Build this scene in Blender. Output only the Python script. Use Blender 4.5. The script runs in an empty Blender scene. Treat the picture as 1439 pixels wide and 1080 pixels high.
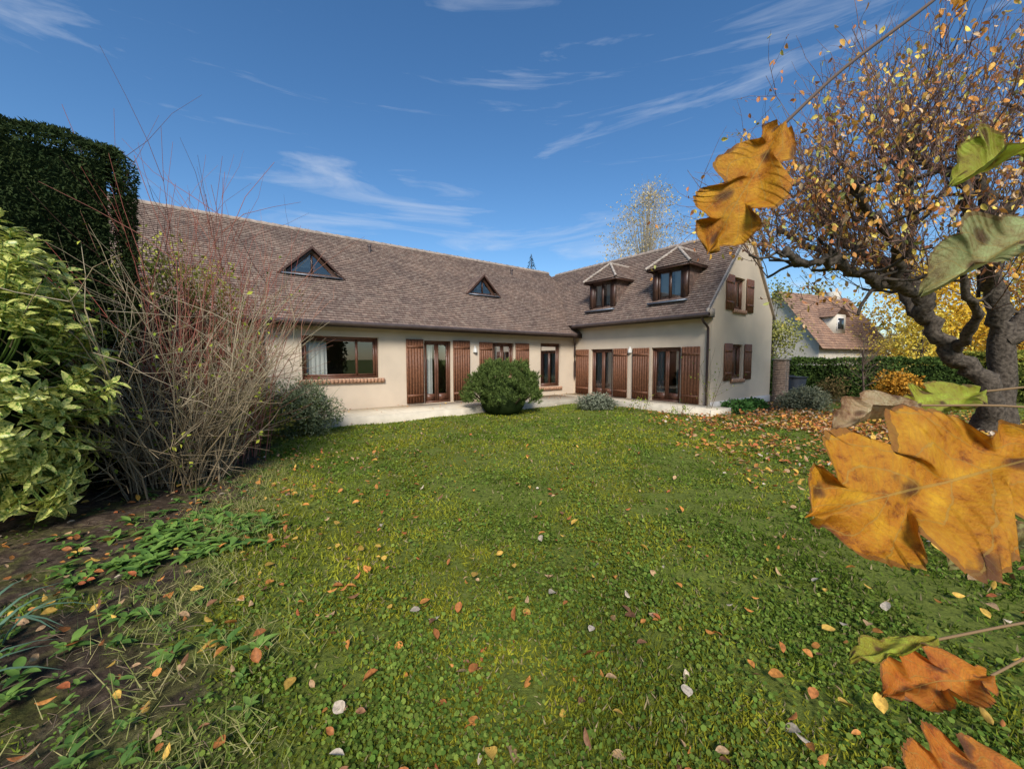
import bpy, math, random
import numpy as np
random.seed(7); R=np.random.default_rng(11)
sc=bpy.context.scene
# ------------------------------------------------------------------ helpers
def norm(a):
    a=np.asarray(a,float); return a/np.maximum(np.linalg.norm(a,axis=-1,keepdims=True),1e-9)
def vnoise(x,y,s,seed=0):
    g=np.random.default_rng(seed).random((64,64)); x=np.asarray(x)/s+1000.; y=np.asarray(y)/s+1000.
    xi=np.floor(x).astype(int); yi=np.floor(y).astype(int); fx=x-xi; fy=y-yi
    fx=fx*fx*(3-2*fx); fy=fy*fy*(3-2*fy)
    a=g[xi%64,yi%64]; b=g[(xi+1)%64,yi%64]; c=g[xi%64,(yi+1)%64]; d=g[(xi+1)%64,(yi+1)%64]
    return (a*(1-fx)+b*fx)*(1-fy)+(c*(1-fx)+d*fx)*fy
class MB:
    def __init__(s): s.p=[]
    def add(s,V,F,C=None,mat=0,UV=None):
        V=np.asarray(V,float).reshape(-1,3); F=np.asarray(F,int)
        if F.ndim==1: F=F[None]
        if C is None: C=np.ones((len(V),3))*.5
        C=np.broadcast_to(np.asarray(C,float),(len(V),3))
        if UV is None: UV=np.zeros((len(V),2))
        s.p.append((V,F,C,mat,np.asarray(UV,float)))
    def build(s,name,mats,parent=None,smooth=False):
        V=np.concatenate([q[0] for q in s.p]); C=np.concatenate([q[2] for q in s.p])
        off=0; L=[]; T=[]; M=[]; U=[]
        for v,f,c,m,u in s.p:
            L.append((f+off).ravel()); T.append(np.full(len(f),f.shape[1])); M.append(np.full(len(f),m)); U.append(u[f.ravel()]); off+=len(v)
        L=np.concatenate(L);T=np.concatenate(T);M=np.concatenate(M);U=np.concatenate(U)
        me=bpy.data.meshes.new(name); me.vertices.add(len(V)); me.vertices.foreach_set('co',V.ravel().astype(np.float32))
        me.loops.add(len(L)); me.loops.foreach_set('vertex_index',L.astype(np.int32))
        me.polygons.add(len(T)); st=np.concatenate([[0],np.cumsum(T)[:-1]]); me.polygons.foreach_set('loop_start',st.astype(np.int32))
        me.polygons.foreach_set('material_index',M.astype(np.int32))
        me.update(calc_edges=True)
        if smooth: me.polygons.foreach_set('use_smooth',np.ones(len(T),bool))
        a=me.color_attributes.new('Col','FLOAT_COLOR','POINT'); a.data.foreach_set('color',np.c_[C,np.ones(len(C))].ravel().astype(np.float32))
        uv=me.uv_layers.new(name='UVMap'); uv.data.foreach_set('uv',U.ravel().astype(np.float32))
        for m in (mats if isinstance(mats,(list,tuple)) else [mats]): me.materials.append(m)
        ob=bpy.data.objects.new(name,me); sc.collection.objects.link(ob)
        if parent: ob.parent=parent
        return ob
def scat(tv,tf,pos,d,n,scale,col):
    d=norm(d); side=norm(np.cross(d,n)); n=np.cross(side,d)
    tv=np.asarray(tv,float); tf=np.asarray(tf); N=len(pos); k=len(tv)
    scale=np.broadcast_to(np.asarray(scale,float),(N,)) if np.ndim(scale)<2 else scale
    if np.ndim(scale)==1: sx=sy=scale[:,None,None]
    else: sx=scale[:,0][:,None,None]; sy=scale[:,1][:,None,None]
    V=pos[:,None,:]+sx*(tv[None,:,0:1]*side[:,None,:]+tv[None,:,2:3]*n[:,None,:])+sy*tv[None,:,1:2]*d[:,None,:]
    F=(tf[None]+(np.arange(N)*k)[:,None,None]).reshape(-1,tf.shape[1])
    C=np.repeat(np.broadcast_to(col,(N,3)),k,axis=0)
    return V.reshape(-1,3),F,C
LEAF2=([[0,0,0],[.3,.45,.1],[0,1,-.08],[-.3,.45,.1]],[[0,1,2],[0,2,3]])
BLADE=([[-.5,0,0],[.5,0,0],[0,1,.0]],[[0,1,2]])
BLADE3=([[-.5,0,0],[.5,0,0],[-.35,.5,.08],[.35,.5,.08],[0,1,.5]],[[0,1,3],[0,3,2],[2,3,4]])
HEX=([[0,0,0],[.45,.25,.05],[.45,.75,.05],[0,1,0],[-.45,.75,.05],[-.45,.25,.05]],[[0,1,2,3,4,5]])
def leafgrid(nt=6,wid=.28,fold=.12,curl=-.15):
    v=[];f=[]
    for i in range(nt+1):
        t=i/nt; w=wid*math.sin(math.pi*min(1,max(0,t))**.85)**.8 if 0<t<1 else 0.004
        for j in (-1,0,1): v.append([j*w,t,abs(j)*fold*w/wid+curl*t*t])
    for i in range(nt):
        for j in range(2):
            a=i*3+j; f.append([a,a+1,a+4,a+3])
    return v,f
LEAFG=leafgrid(4)
def dirs(N,up=0.,spread=1.):
    v=R.normal(size=(N,3))*spread; v[:,2]+=up; return norm(v)
def cmix(a,b,t):
    t=np.asarray(t)[:,None]; return np.asarray(a)*(1-t)+np.asarray(b)*t
def tube(mb,pts,rad,sides=5,col=(.2,.15,.1),mat=0):
    P=np.asarray(pts,float); n=len(P); T=norm(np.gradient(P,axis=0))
    ref=np.array([0,0,1.]) if abs(T[0,2])<.8 else np.array([1.,0,0])
    A=norm(np.cross(T,ref)); B=np.cross(T,A); th=np.arange(sides)/sides*2*math.pi
    r=np.broadcast_to(np.asarray(rad,float),(n,))
    V=P[:,None]+r[:,None,None]*(np.cos(th)[None,:,None]*A[:,None]+np.sin(th)[None,:,None]*B[:,None])
    i=np.arange(n-1)[:,None]*sides; j=np.arange(sides)[None]; k=(j+1)%sides
    F=np.stack([i+j,i+k,i+sides+k,i+sides+j],-1).reshape(-1,4)
    mb.add(V.reshape(-1,3),F,col,mat)
def crom(pts,sub=5):
    P=np.asarray(pts,float); Q=np.vstack([2*P[0]-P[1],P,2*P[-1]-P[-2]]); out=[]
    for i in range(1,len(Q)-2):
        for t in np.arange(sub)/sub:
            a,b,c,d=Q[i-1],Q[i],Q[i+1],Q[i+2]
            out.append(.5*((2*b)+(-a+c)*t+(2*a-5*b+4*c-d)*t*t+(-a+3*b-3*c+d)*t**3))
    out.append(P[-1]); return np.array(out)
def boxm(mb,c,s,col=(.5,.5,.5),mat=0,rot=0.):
    c=np.array(c,float); h=np.array(s,float)/2
    v=np.array([[x,y,z] for z in(-1,1) for y in(-1,1) for x in(-1,1)])*h
    ca,sa=math.cos(rot),math.sin(rot); v=np.c_[v[:,0]*ca-v[:,1]*sa,v[:,0]*sa+v[:,1]*ca,v[:,2]]+c
    mb.add(v,[[0,2,3,1],[4,5,7,6],[0,1,5,4],[2,6,7,3],[0,4,6,2],[1,3,7,5]],col,mat)
# ------------------------------------------------------------------ materials
def newmat(name):
    m=bpy.data.materials.new(name); m.use_nodes=True; nt=m.node_tree; b=nt.nodes['Principled BSDF']; return m,nt,b
def N(nt,t,**k):
    n=nt.nodes.new(t)
    for a,v in k.items():
        if a in n.inputs: n.inputs[a].default_value=v
        else: setattr(n,a,v)
    return n
def simple(name,col,rough=.6,var=.25,scale=8.,bump=.0,bscale=60.,spec=.4,metal=0.,coord='Object'):
    m,nt,b=newmat(name); tc=N(nt,'ShaderNodeTexCoord'); no=N(nt,'ShaderNodeTexNoise'); no.inputs['Scale'].default_value=scale; no.inputs['Detail'].default_value=5
    nt.links.new(tc.outputs[coord],no.inputs['Vector'])
    r=N(nt,'ShaderNodeValToRGB'); r.color_ramp.elements[0].position=.3; r.color_ramp.elements[1].position=.7
    c=np.array(col); r.color_ramp.elements[0].color=(*(c*(1-var)),1); r.color_ramp.elements[1].color=(*(c*(1+var)),1)
    nt.links.new(no.outputs['Fac'],r.inputs['Fac']); nt.links.new(r.outputs['Color'],b.inputs['Base Color'])
    b.inputs['Roughness'].default_value=rough; b.inputs['Specular IOR Level'].default_value=spec; b.inputs['Metallic'].default_value=metal
    if bump>0:
        n2=N(nt,'ShaderNodeTexNoise'); n2.inputs['Scale'].default_value=bscale; n2.inputs['Detail'].default_value=3
        nt.links.new(tc.outputs[coord],n2.inputs['Vector']); bp=N(nt,'ShaderNodeBump'); bp.inputs['Strength'].default_value=bump; bp.inputs['Distance'].default_value=.02
        nt.links.new(n2.outputs['Fac'],bp.inputs['Height']); nt.links.new(bp.outputs['Normal'],b.inputs['Normal'])
    return m
def leafmat(name,trans=.3,rough=.5,spec=.35,noise=0.,nscale=20.,bump=0.,cheap=False):
    m,nt,b=newmat(name); at=N(nt,'ShaderNodeAttribute'); at.attribute_name='Col'; colo=at.outputs['Color']
    if cheap:
        nt.nodes.remove(b); b=N(nt,'ShaderNodeBsdfDiffuse'); nt.links.new(colo,b.inputs['Color']); tr=N(nt,'ShaderNodeBsdfTranslucent'); nt.links.new(colo,tr.inputs['Color']); mx=N(nt,'ShaderNodeMixShader'); mx.inputs[0].default_value=trans
        nt.links.new(b.outputs[0],mx.inputs[1]); nt.links.new(tr.outputs[0],mx.inputs[2]); nt.links.new(mx.outputs[0],nt.nodes['Material Output'].inputs['Surface']); return m
    if noise>0:
        tc=N(nt,'ShaderNodeTexCoord'); no=N(nt,'ShaderNodeTexNoise'); no.inputs['Scale'].default_value=nscale; no.inputs['Detail'].default_value=3; nt.links.new(tc.outputs['Object'],no.inputs['Vector'])
        mr=N(nt,'ShaderNodeMapRange'); mr.inputs[3].default_value=1-noise; mr.inputs[4].default_value=1+noise; mr.inputs[1].default_value=.3; mr.inputs[2].default_value=.7
        nt.links.new(no.outputs['Fac'],mr.inputs[0])
        vm=N(nt,'ShaderNodeVectorMath',operation='SCALE'); nt.links.new(at.outputs['Color'],vm.inputs[0]); nt.links.new(mr.outputs[0],vm.inputs['Scale']); colo=vm.outputs[0]
        if bump>0:
            bp=N(nt,'ShaderNodeBump'); bp.inputs['Strength'].default_value=bump; bp.inputs['Distance'].default_value=.03; nt.links.new(no.outputs['Fac'],bp.inputs['Height']); nt.links.new(bp.outputs['Normal'],b.inputs['Normal'])
    nt.links.new(colo,b.inputs['Base Color']); b.inputs['Roughness'].default_value=rough; b.inputs['Specular IOR Level'].default_value=spec
    if trans>0:
        tr=N(nt,'ShaderNodeBsdfTranslucent'); nt.links.new(colo,tr.inputs['Color']); mx=N(nt,'ShaderNodeMixShader'); mx.inputs[0].default_value=trans
        nt.links.new(b.outputs[0],mx.inputs[1]); nt.links.new(tr.outputs[0],mx.inputs[2]); nt.links.new(mx.outputs[0],nt.nodes['Material Output'].inputs['Surface'])
    return m
M_leaf=leafmat('foliage',.25,cheap=True); M_grass=leafmat('grass_blades',.25,cheap=True); M_weed=leafmat('weed_leaves',.2,.5,.35); M_dead=leafmat('dead_leaves',.2,.6,.3,.35,60)
M_bark=leafmat('bark',0,.9,.15,.6,14,.9); M_twig=leafmat('twig_bark',0,.8,.2)
M_wall=simple('render_plaster',(.655,.535,.395),.9,.07,1.3,.25,120,.15)
M_white=simple('white_plinth',(.66,.62,.56),.8,.12,4,.2,60,.2)
M_shut=simple('shutter_wood',(.19,.080,.040),.5,.3,14,.15,60,.3)
M_frame=simple('frame_wood',(.075,.036,.022),.4,.2,10)
M_fascia=simple('fascia_wood',(.06,.036,.026),.5,.2,6)
M_gut=simple('gutter_metal',(.11,.08,.07),.4,.2,6,metal=.3)
M_pipe=simple('downpipe_metal',(.05,.03,.025),.4,.2,6)
M_room=simple('interior_paint',(.40,.34,.27),.9,.1,1)
M_curt=simple('curtain_cloth',(.8,.79,.75),.9,.05,3)
M_mort=simple('ridge_tile',(.36,.28,.22),.9,.3,7,.3,30)
M_hip=simple('hip_mortar',(.42,.35,.28),.9,.25,9,.3,30)
M_lead=simple('zinc_flashing',(.2,.23,.27),.4,.2,5,metal=.5)
M_brick=simple('sill_brick',(.45,.25,.15),.85,.4,16,.4,50,.2)
M_lampw=simple('lamp_glass',(.6,.58,.52),.4,.03,3)
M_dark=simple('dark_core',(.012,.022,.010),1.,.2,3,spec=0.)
def glassmat():
    m,nt,b=newmat('window_glass'); nt.nodes.remove(b)
    tr=N(nt,'ShaderNodeBsdfTransparent'); tr.inputs[0].default_value=(.7,.72,.7,1); gl=N(nt,'ShaderNodeBsdfGlossy'); gl.inputs['Roughness'].default_value=.01; gl.inputs[0].default_value=(.9,.9,.9,1)
    fr=N(nt,'ShaderNodeFresnel'); fr.inputs[0].default_value=2.1; mx=N(nt,'ShaderNodeMixShader')
    tc=N(nt,'ShaderNodeTexCoord'); no=N(nt,'ShaderNodeTexNoise'); no.inputs['Scale'].default_value=1.2; nt.links.new(tc.outputs['Object'],no.inputs['Vector'])
    bp=N(nt,'ShaderNodeBump'); bp.inputs['Strength'].default_value=.05; nt.links.new(no.outputs['Fac'],bp.inputs['Height']); nt.links.new(bp.outputs['Normal'],gl.inputs['Normal'])
    nt.links.new(fr.outputs[0],mx.inputs[0]); nt.links.new(tr.outputs[0],mx.inputs[1]); nt.links.new(gl.outputs[0],mx.inputs[2]); nt.links.new(mx.outputs[0],nt.nodes['Material Output'].inputs['Surface'])
    return m
M_glass=glassmat()
def tilemat(name,c1,c2,noisec,mortar=(.07,.045,.038),ms_=.035,lo=.78,hi=1.25):
    m,nt,b=newmat(name); tc=N(nt,'ShaderNodeTexCoord'); br=N(nt,'ShaderNodeTexBrick'); br.offset=.5
    for k,v in (('Scale',1.),('Mortar Size',ms_),('Mortar Smooth',.3),('Bias',0.),('Brick Width',1.),('Row Height',1.)): br.inputs[k].default_value=v
    br.inputs['Color1'].default_value=(*c1,1); br.inputs['Color2'].default_value=(*c2,1); br.inputs['Mortar'].default_value=(*mortar,1)
    nt.links.new(tc.outputs['UV'],br.inputs['Vector'])
    no=N(nt,'ShaderNodeTexNoise'); no.inputs['Scale'].default_value=.9; no.inputs['Detail'].default_value=8; no.inputs['Roughness'].default_value=.7; nt.links.new(tc.outputs['Object'],no.inputs['Vector'])
    rp=N(nt,'ShaderNodeValToRGB'); rp.color_ramp.elements[0].position=.35; rp.color_ramp.elements[1].position=.68
    rp.color_ramp.elements[0].color=(lo,lo,lo*1.02,1); rp.color_ramp.elements[1].color=(hi,hi*.96,hi*.9,1); nt.links.new(no.outputs['Fac'],rp.inputs[0])
    mx=N(nt,'ShaderNodeMix'); mx.data_type='RGBA'; mx.blend_type='MULTIPLY'; mx.inputs[0].default_value=1
    nt.links.new(br.outputs['Color'],mx.inputs[6]); nt.links.new(rp.outputs[0],mx.inputs[7])
    n2=N(nt,'ShaderNodeTexNoise'); n2.inputs['Scale'].default_value=9.; n2.inputs['Detail'].default_value=3; nt.links.new(tc.outputs['Object'],n2.inputs['Vector'])
    r2=N(nt,'ShaderNodeValToRGB'); r2.color_ramp.elements[0].position=.50; r2.color_ramp.elements[1].position=.72; r2.color_ramp.elements[1].color=(.55,.55,.55,1); nt.links.new(n2.outputs['Fac'],r2.inputs[0])
    m2=N(nt,'ShaderNodeMix'); m2.data_type='RGBA'; nt.links.new(r2.outputs[0],m2.inputs[0]); nt.links.new(mx.outputs[2],m2.inputs[6]); m2.inputs[7].default_value=(*noisec,1)
    nt.links.new(m2.outputs[2],b.inputs['Base Color']); b.inputs['Roughness'].default_value=.85; b.inputs['Specular IOR Level'].default_value=.25
    bp=N(nt,'ShaderNodeBump'); bp.inputs['Strength'].default_value=.5; bp.inputs['Distance'].default_value=.01; nt.links.new(br.outputs['Fac'],bp.inputs['Height']); bp.invert=True; nt.links.new(bp.outputs['Normal'],b.inputs['Normal'])
    return m
M_tile=tilemat('clay_roof_tiles',(.29,.205,.16),(.165,.115,.092),(.38,.31,.24))
M_tile2=tilemat('dark_roof_tiles',(.20,.13,.10),(.10,.07,.058),(.30,.23,.17))
# ------------------------------------------------------------------ world, sun, camera
EL=38
w=bpy.data.worlds.new('World'); sc.world=w; w.use_nodes=True; nt=w.node_tree; bg=nt.nodes['Background']
sky=nt.nodes.new('ShaderNodeTexSky'); sky.sky_type='NISHITA'; sky.sun_disc=False; sky.sun_elevation=math.radians(EL); sky.sun_rotation=math.radians(180); sky.air_density=1.; sky.dust_density=.4; sky.ozone_density=3.2
tc=nt.nodes.new('ShaderNodeTexCoord'); mp=nt.nodes.new('ShaderNodeMapping'); mp.inputs['Scale'].default_value=(1.5,1.5,11.); mp.inputs['Rotation'].default_value=(0.,.08,.0); mp.inputs['Location'].default_value=(3.1,1.7,.4)
nt.links.new(tc.outputs['Generated'],mp.inputs[0])
n1=nt.nodes.new('ShaderNodeTexNoise'); n1.inputs['Scale'].default_value=1.5; n1.inputs['Detail'].default_value=9; n1.inputs['Roughness'].default_value=.6; n1.inputs['Distortion'].default_value=.9
nt.links.new(mp.outputs[0],n1.inputs['Vector']); rp=nt.nodes.new('ShaderNodeValToRGB'); rp.color_ramp.elements[0].position=.55; rp.color_ramp.elements[1].position=.86; rp.color_ramp.elements[1].color=(.66,.66,.66,1)
nt.links.new(n1.outputs['Fac'],rp.inputs[0])
mx=nt.nodes.new('ShaderNodeMix'); mx.data_type='RGBA'; mx.inputs[7].default_value=(4.8,5.2,5.9,1)
hs=nt.nodes.new('ShaderNodeHueSaturation'); hs.inputs['Saturation'].default_value=1.2; hs.inputs['Value'].default_value=1.0
nt.links.new(sky.outputs[0],hs.inputs['Color']); nt.links.new(hs.outputs[0],mx.inputs[6]); nt.links.new(rp.outputs[0],mx.inputs[0]); nt.links.new(mx.outputs[2],bg.inputs[0]); bg.inputs[1].default_value=.15
sl=bpy.data.lights.new('sun','SUN'); sl.energy=4.4; sl.angle=math.radians(18); sl.color=(1,.955,.89); so=bpy.data.objects.new('sun',sl); so.rotation_euler=(math.radians(90-EL),0,math.radians(0)); sc.collection.objects.link(so)
cam=bpy.data.cameras.new('camera'); cam.sensor_width=36; cam.lens=13.93; cam.clip_start=.05; cam.clip_end=3000
co=bpy.data.objects.new('camera',cam); co.location=(0,0,1.75); co.rotation_euler=(math.radians(90-3.6),0,0); sc.collection.objects.link(co); sc.camera=co
sc.view_settings.view_transform='Standard'
# ------------------------------------------------------------------ layout functions
C0=np.array([2.92,18.5]); U=np.array([.799,.6015]); Vv=np.array([.6015,-.799])
def h2w(x,y): return C0+x*U-y*Vv
def w2h(X,Y):
    dx=X-C0[0]; dy=Y-C0[1]; return dx*U[0]+dy*U[1], -(dx*Vv[0]+dy*Vv[1])
def bedx(Y): return np.interp(Y,[-5,1.0,1.6,2.1,2.8,3.8,5,6.7,9.3,12,14],[-.9,-1.0,-1.3,-1.7,-2.3,-2.95,-3.4,-4.1,-5.9,-7.3,-12])
def bedmask(X,Y):
    e=bedx(Y)+ (vnoise(X,Y,.5,3)-.5)*.5+(vnoise(X,Y,.15,4)-.5)*.25
    a=np.clip((e-X)/.45+.5,0,1)*np.clip(.6+.2*(Y-1.6)+ (vnoise(X,Y,.35,14)-.35)*1.3,.35,1)
    hx,hy=w2h(X,Y)
    b=np.clip((hy+8.0)/.3,0,1)*np.clip((hx-.0)/.3,0,1)*np.clip((9-hx)/.5,0,1)*(hy<-5)
    c=np.clip((Y-15.6)/.5+ (vnoise(X,Y,.8,9)-.5),0,1)*np.clip((X-11)/.5,0,1)
    return np.maximum(np.maximum(a,b),c*.8)
def paved(X,Y):
    hx,hy=w2h(X,Y)
    return ((hx>-12.4)&(hx<-0)&(hy>-2.05)&(hy<1))|((hx>-1.40)&(hx<.1)&(hy>-7.1)&(hy<1))|((hx>-24)&(hx<5)&(hy>0)&(hy<8))|((hx>0)&(hx<4.94)&(hy>-6.35)&(hy<8))
def axis(a,b,st,far):
    m=np.arange(a,b,st); g=np.cumsum(st*1.25**np.arange(1,80)); g=g[g<far]; g=np.append(g,far); return np.concatenate([(a-g)[::-1],m,b+g])
xs=axis(-9,14,.09,1500); ys=axis(.5,19,.09,1500)
GX,GY=np.meshgrid(xs,ys,indexing='ij'); BM=bedmask(GX,GY)
near=np.clip(1-(np.hypot(GX,GY-8)-14)/10,0,1)
GZ=((vnoise(GX,GY,1.1,5)-.5)*.06+(vnoise(GX,GY,.22,6)-.5)*.02+BM*((vnoise(GX,GY,.18,8)-.5)*.06+.02))*near-.02
def gz(X,Y): return (vnoise(X,Y,1.1,5)-.5)*.06-.02
g=MB(); nx,ny=GX.shape; ii=(np.arange(nx-1)[:,None]*ny+np.arange(ny-1)[None]).ravel()
lawn_y=vnoise(GX,GY,1.3,21)*.6+vnoise(GX,GY,.35,22)*.4
g.add(np.stack([GX,GY,GZ],-1).reshape(-1,3),np.stack([ii,ii+ny,ii+ny+1,ii+1],-1),np.stack([BM,lawn_y,BM],-1).reshape(-1,3))
m,nt,b=newmat('ground_soil_and_turf'); at=N(nt,'ShaderNodeAttribute'); at.attribute_name='Col'; sp=N(nt,'ShaderNodeSeparateColor'); nt.links.new(at.outputs['Color'],sp.inputs[0])
tc=N(nt,'ShaderNodeTexCoord')
def ramp(nt,src,stops):
    r=N(nt,'ShaderNodeValToRGB'); e=r.color_ramp.elements; e[0].position=stops[0][0]; e[0].color=(*stops[0][1],1); e[1].position=stops[-1][0]; e[1].color=(*stops[-1][1],1)
    for p,c in stops[1:-1]: q=e.new(p); q.color=(*c,1)
    nt.links.new(src,r.inputs[0]); return r
na=N(nt,'ShaderNodeTexNoise'); na.inputs['Scale'].default_value=28; na.inputs['Detail'].default_value=6; na.inputs['Roughness'].default_value=.7; nt.links.new(tc.outputs['Object'],na.inputs['Vector'])
nb=N(nt,'ShaderNodeTexNoise'); nb.inputs['Scale'].default_value=14; nb.inputs['Detail'].default_value=8; nb.inputs['Roughness'].default_value=.75; nt.links.new(tc.outputs['Object'],nb.inputs['Vector'])
nc=N(nt,'ShaderNodeTexNoise'); nc.inputs['Scale'].default_value=3.5; nc.inputs['Detail'].default_value=6; nt.links.new(tc.outputs['Object'],nc.inputs['Vector'])
rg=ramp(nt,na.outputs['Fac'],[(.3,(.07,.08,.018)),(.5,(.145,.175,.028)),(.7,(.22,.24,.045))]); rs=ramp(nt,nb.outputs['Fac'],[(.3,(.022,.015,.010)),(.5,(.07,.047,.030)),(.7,(.18,.13,.09))])
rm0=ramp(nt,nc.outputs['Fac'],[(.50,(0,0,0)),(.64,(.7,.7,.7))]); ms0=N(nt,'ShaderNodeMix'); ms0.data_type='RGBA'; nt.links.new(rm0.outputs[0],ms0.inputs[0]); nt.links.new(rs.outputs[0],ms0.inputs[6]); rmm=ramp(nt,nb.outputs['Fac'],[(.35,(.04,.045,.01)),(.65,(.16,.16,.03))]); nt.links.new(rmm.outputs[0],ms0.inputs[7])
mm=N(nt,'ShaderNodeMix'); mm.data_type='RGBA'; nt.links.new(sp.outputs[0],mm.inputs[0]); nt.links.new(rg.outputs[0],mm.inputs[6]); nt.links.new(ms0.outputs[2],mm.inputs[7]); nt.links.new(mm.outputs[2],b.inputs['Base Color'])
b.inputs['Roughness'].default_value=.95; b.inputs['Specular IOR Level'].default_value=.15
bp=N(nt,'ShaderNodeBump'); bp.inputs['Strength'].default_value=.9; bp.inputs['Distance'].default_value=.03; nt.links.new(nb.outputs['Fac'],bp.inputs['Height']); nt.links.new(bp.outputs['Normal'],b.inputs['Normal'])
g.build('ground',m)
# ------------------------------------------------------------------ lawn grass
def lawnpts(n,r0,r1,tmax=1.08):
    r=r0*(r1/r0)**R.random(n); th=(R.random(n)*2-1)*tmax; X=r*np.sin(th)*1.0; Y=r*np.cos(th)
    k=~paved(X,Y)&(Y>.4); bm=bedmask(X,Y); k&=R.random(n)>bm*.99
    thin=vnoise(X,Y,.5,31)*.5+vnoise(X,Y,.12,32)*.5; k&=R.random(n)<np.clip((thin-.20)*2.2,.08,1)
    return X[k],Y[k],np.hypot(X,Y)[k]
def lawncol(X,Y,n):
    moss=np.clip((vnoise(X,Y,1.3,21)*.4+vnoise(X,Y,.35,22)*.35+vnoise(X,Y,3.5,23)*.25-.42)*3.8,0,1)
    c=cmix((.125,.20,.026),(.36,.35,.034),moss*.85+.15*R.random(n)); c=c*((0.45+.85*R.random(n))*(.72+.5*vnoise(X,Y,.8,24)))[:,None]
    dead=R.random(n)<.09; c[dead]=np.array([.38,.30,.16])*(.6+.6*R.random(dead.sum()))[:,None]; return c
gr=MB()
X,Y,r=lawnpts(200000,1.35,9); n=len(X); h=(.020+.034*R.random(n)*(.5+vnoise(X,Y,.6,25)))*(1+.05*r); wd=(.0038+.003*R.random(n))*(1+.28*r)
d=dirs(n,.8,.75); d[:,2]=np.abs(d[:,2]); V,F,Cc=scat(*BLADE3,np.c_[X,Y,gz(X,Y)],d,R.normal(size=(n,3)),np.c_[wd,h],lawncol(X,Y,n)); gr.add(V,F,Cc)
X,Y,r=lawnpts(110000,8,27); n=len(X); h=(.03+.03*R.random(n))*(1+.02*r); wd=(.014+.01*R.random(n))*(1+.1*r)
d=dirs(n,.7,.8); d[:,2]=np.abs(d[:,2]); V,F,Cc=scat(*BLADE,np.c_[X,Y,gz(X,Y)],d,R.normal(size=(n,3)),np.c_[wd,h],lawncol(X,Y,n)); gr.add(V,F,Cc)
X,Y,r=lawnpts(150000,1.35,14); k=(vnoise(X,Y,.45,41)*.6+vnoise(X,Y,1.7,42)*.4+.3*R.random(len(X)))>.60; X,Y,r=X[k],Y[k],r[k]; n=len(X)
nn=dirs(n,1.4,.7); dd=norm(np.cross(nn,R.normal(size=(n,3)))); s=(.009+.014*R.random(n)**1.5)*(1+.12*r)
V,F,Cc=scat(*HEX,np.c_[X,Y,gz(X,Y)+.010+.03*R.random(n)],dd,nn,s,cmix((.11,.20,.032),(.26,.33,.06),R.random(n))*(.55+.6*R.random(n))[:,None]); gr.add(V,F,Cc)
gr.build('lawn_grass',M_grass)
# ------------------------------------------------------------------ fallen leaves
fl=MB()
def deadcol(n,pale=.05):
    P=np.array([[.64,.26,.06],[.44,.16,.045],[.58,.36,.18],[.62,.50,.36],[.28,.13,.06],[.70,.42,.08],[.52,.15,.05]]); q=np.array([.26,.17,.18,pale,.10,.17,.07]); return P[R.choice(7,n,p=q/q.sum())]*(.7+.5*R.random(n))[:,None]
def fallen(X,Y,smin,smax,z=.02):
    n=len(X); nn=dirs(n,1.5,.55); nn[:,2]=np.abs(nn[:,2]); dd=norm(np.cross(nn,R.normal(size=(n,3)))); s=smin+(smax-smin)*R.random(n)
    for q in range(4):
        t=leafgrid(5,[.26,.33,.20,.38][q],[.16,.25,-.16,.1][q],[-.16,.22,.14,-.05][q]); k=np.arange(n)%4==q
        V,F,Cc=scat(*t,np.c_[X,Y,z+.012*R.random(n)][k],dd[k],nn[k],s[k],deadcol(k.sum())); fl.add(V,F,Cc)
r=1.4*(18/1.4)**R.random(780); th=(R.random(780)*2-1)*1.05; X=r*np.sin(th);Y=r*np.cos(th); k=~paved(X,Y); fallen(X[k],Y[k],.035,.09,.03)
n=11000; X=9.4+R.normal(size=n)*2.7; Y=9.4+R.normal(size=n)*2.5; k=~paved(X,Y)&(Y>3.2)&(vnoise(X,Y,.7,51)+.4*R.random(n)>.50)&(X>3.8); fallen(X[k],Y[k],.065,.125,.05)
n=750; X=3.2+R.random(n)*5; Y=2.2+R.random(n)*6; fallen(X,Y,.05,.10,.035)
X=-3.5+R.normal(size=480)*1.2; Y=2.0+R.random(480)*5.5; fallen(X,Y,.035,.085,.04)
n=60; a_=-R.random(n)*11; b_=-R.random(n)*1.6; W_=np.array([h2w(q,s_) for q,s_ in zip(a_,b_)]); fallen(W_[:,0],W_[:,1],.05,.08,.2)
fl.build('fallen_leaves',M_dead)
# ------------------------------------------------------------------ terrace
def rect_h(x0,x1,y0,y1,z0,z1,mb,mat=0,st=.5):
    cc=((x0,y0),(x1,y0),(x1,y1),(x0,y1)); c=[h2w(*q) for q in cc]
    v=[[*q,z] for z in(z0,z1) for q in c]; uv=[[q[0]/st,q[1]/st+.5] for q in cc]*2
    mb.add(v,[[4,5,6,7],[0,1,5,4],[1,2,6,5],[2,3,7,6],[3,0,4,7]],None,mat,uv)
te=MB(); rect_h(-12.3,-1.252,-1.95,-.005,-.08,.175,te); rect_h(-1.25,-.005,-7.0,-.005,-.08,.178,te)
# bull-nosed edging course along the lawn side
rect_h(-12.33,-1.26,-2.0,-1.953,-.08,.19,te,1); rect_h(-1.30,-1.253,-7.0,-2.01,-.08,.19,te,1); rect_h(-1.30,-.0,-7.05,-7.003,-.08,.19,te,1)
M_stone=tilemat('terrace_stone',(.70,.61,.45),(.64,.55,.40),(.72,.64,.50),(.45,.38,.28),.015,.92,1.06); M_edge=simple('terrace_edging',(.62,.54,.41),.9,.15,3,.2,40,.2)
te.build('terrace',[M_stone,M_edge])
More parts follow.
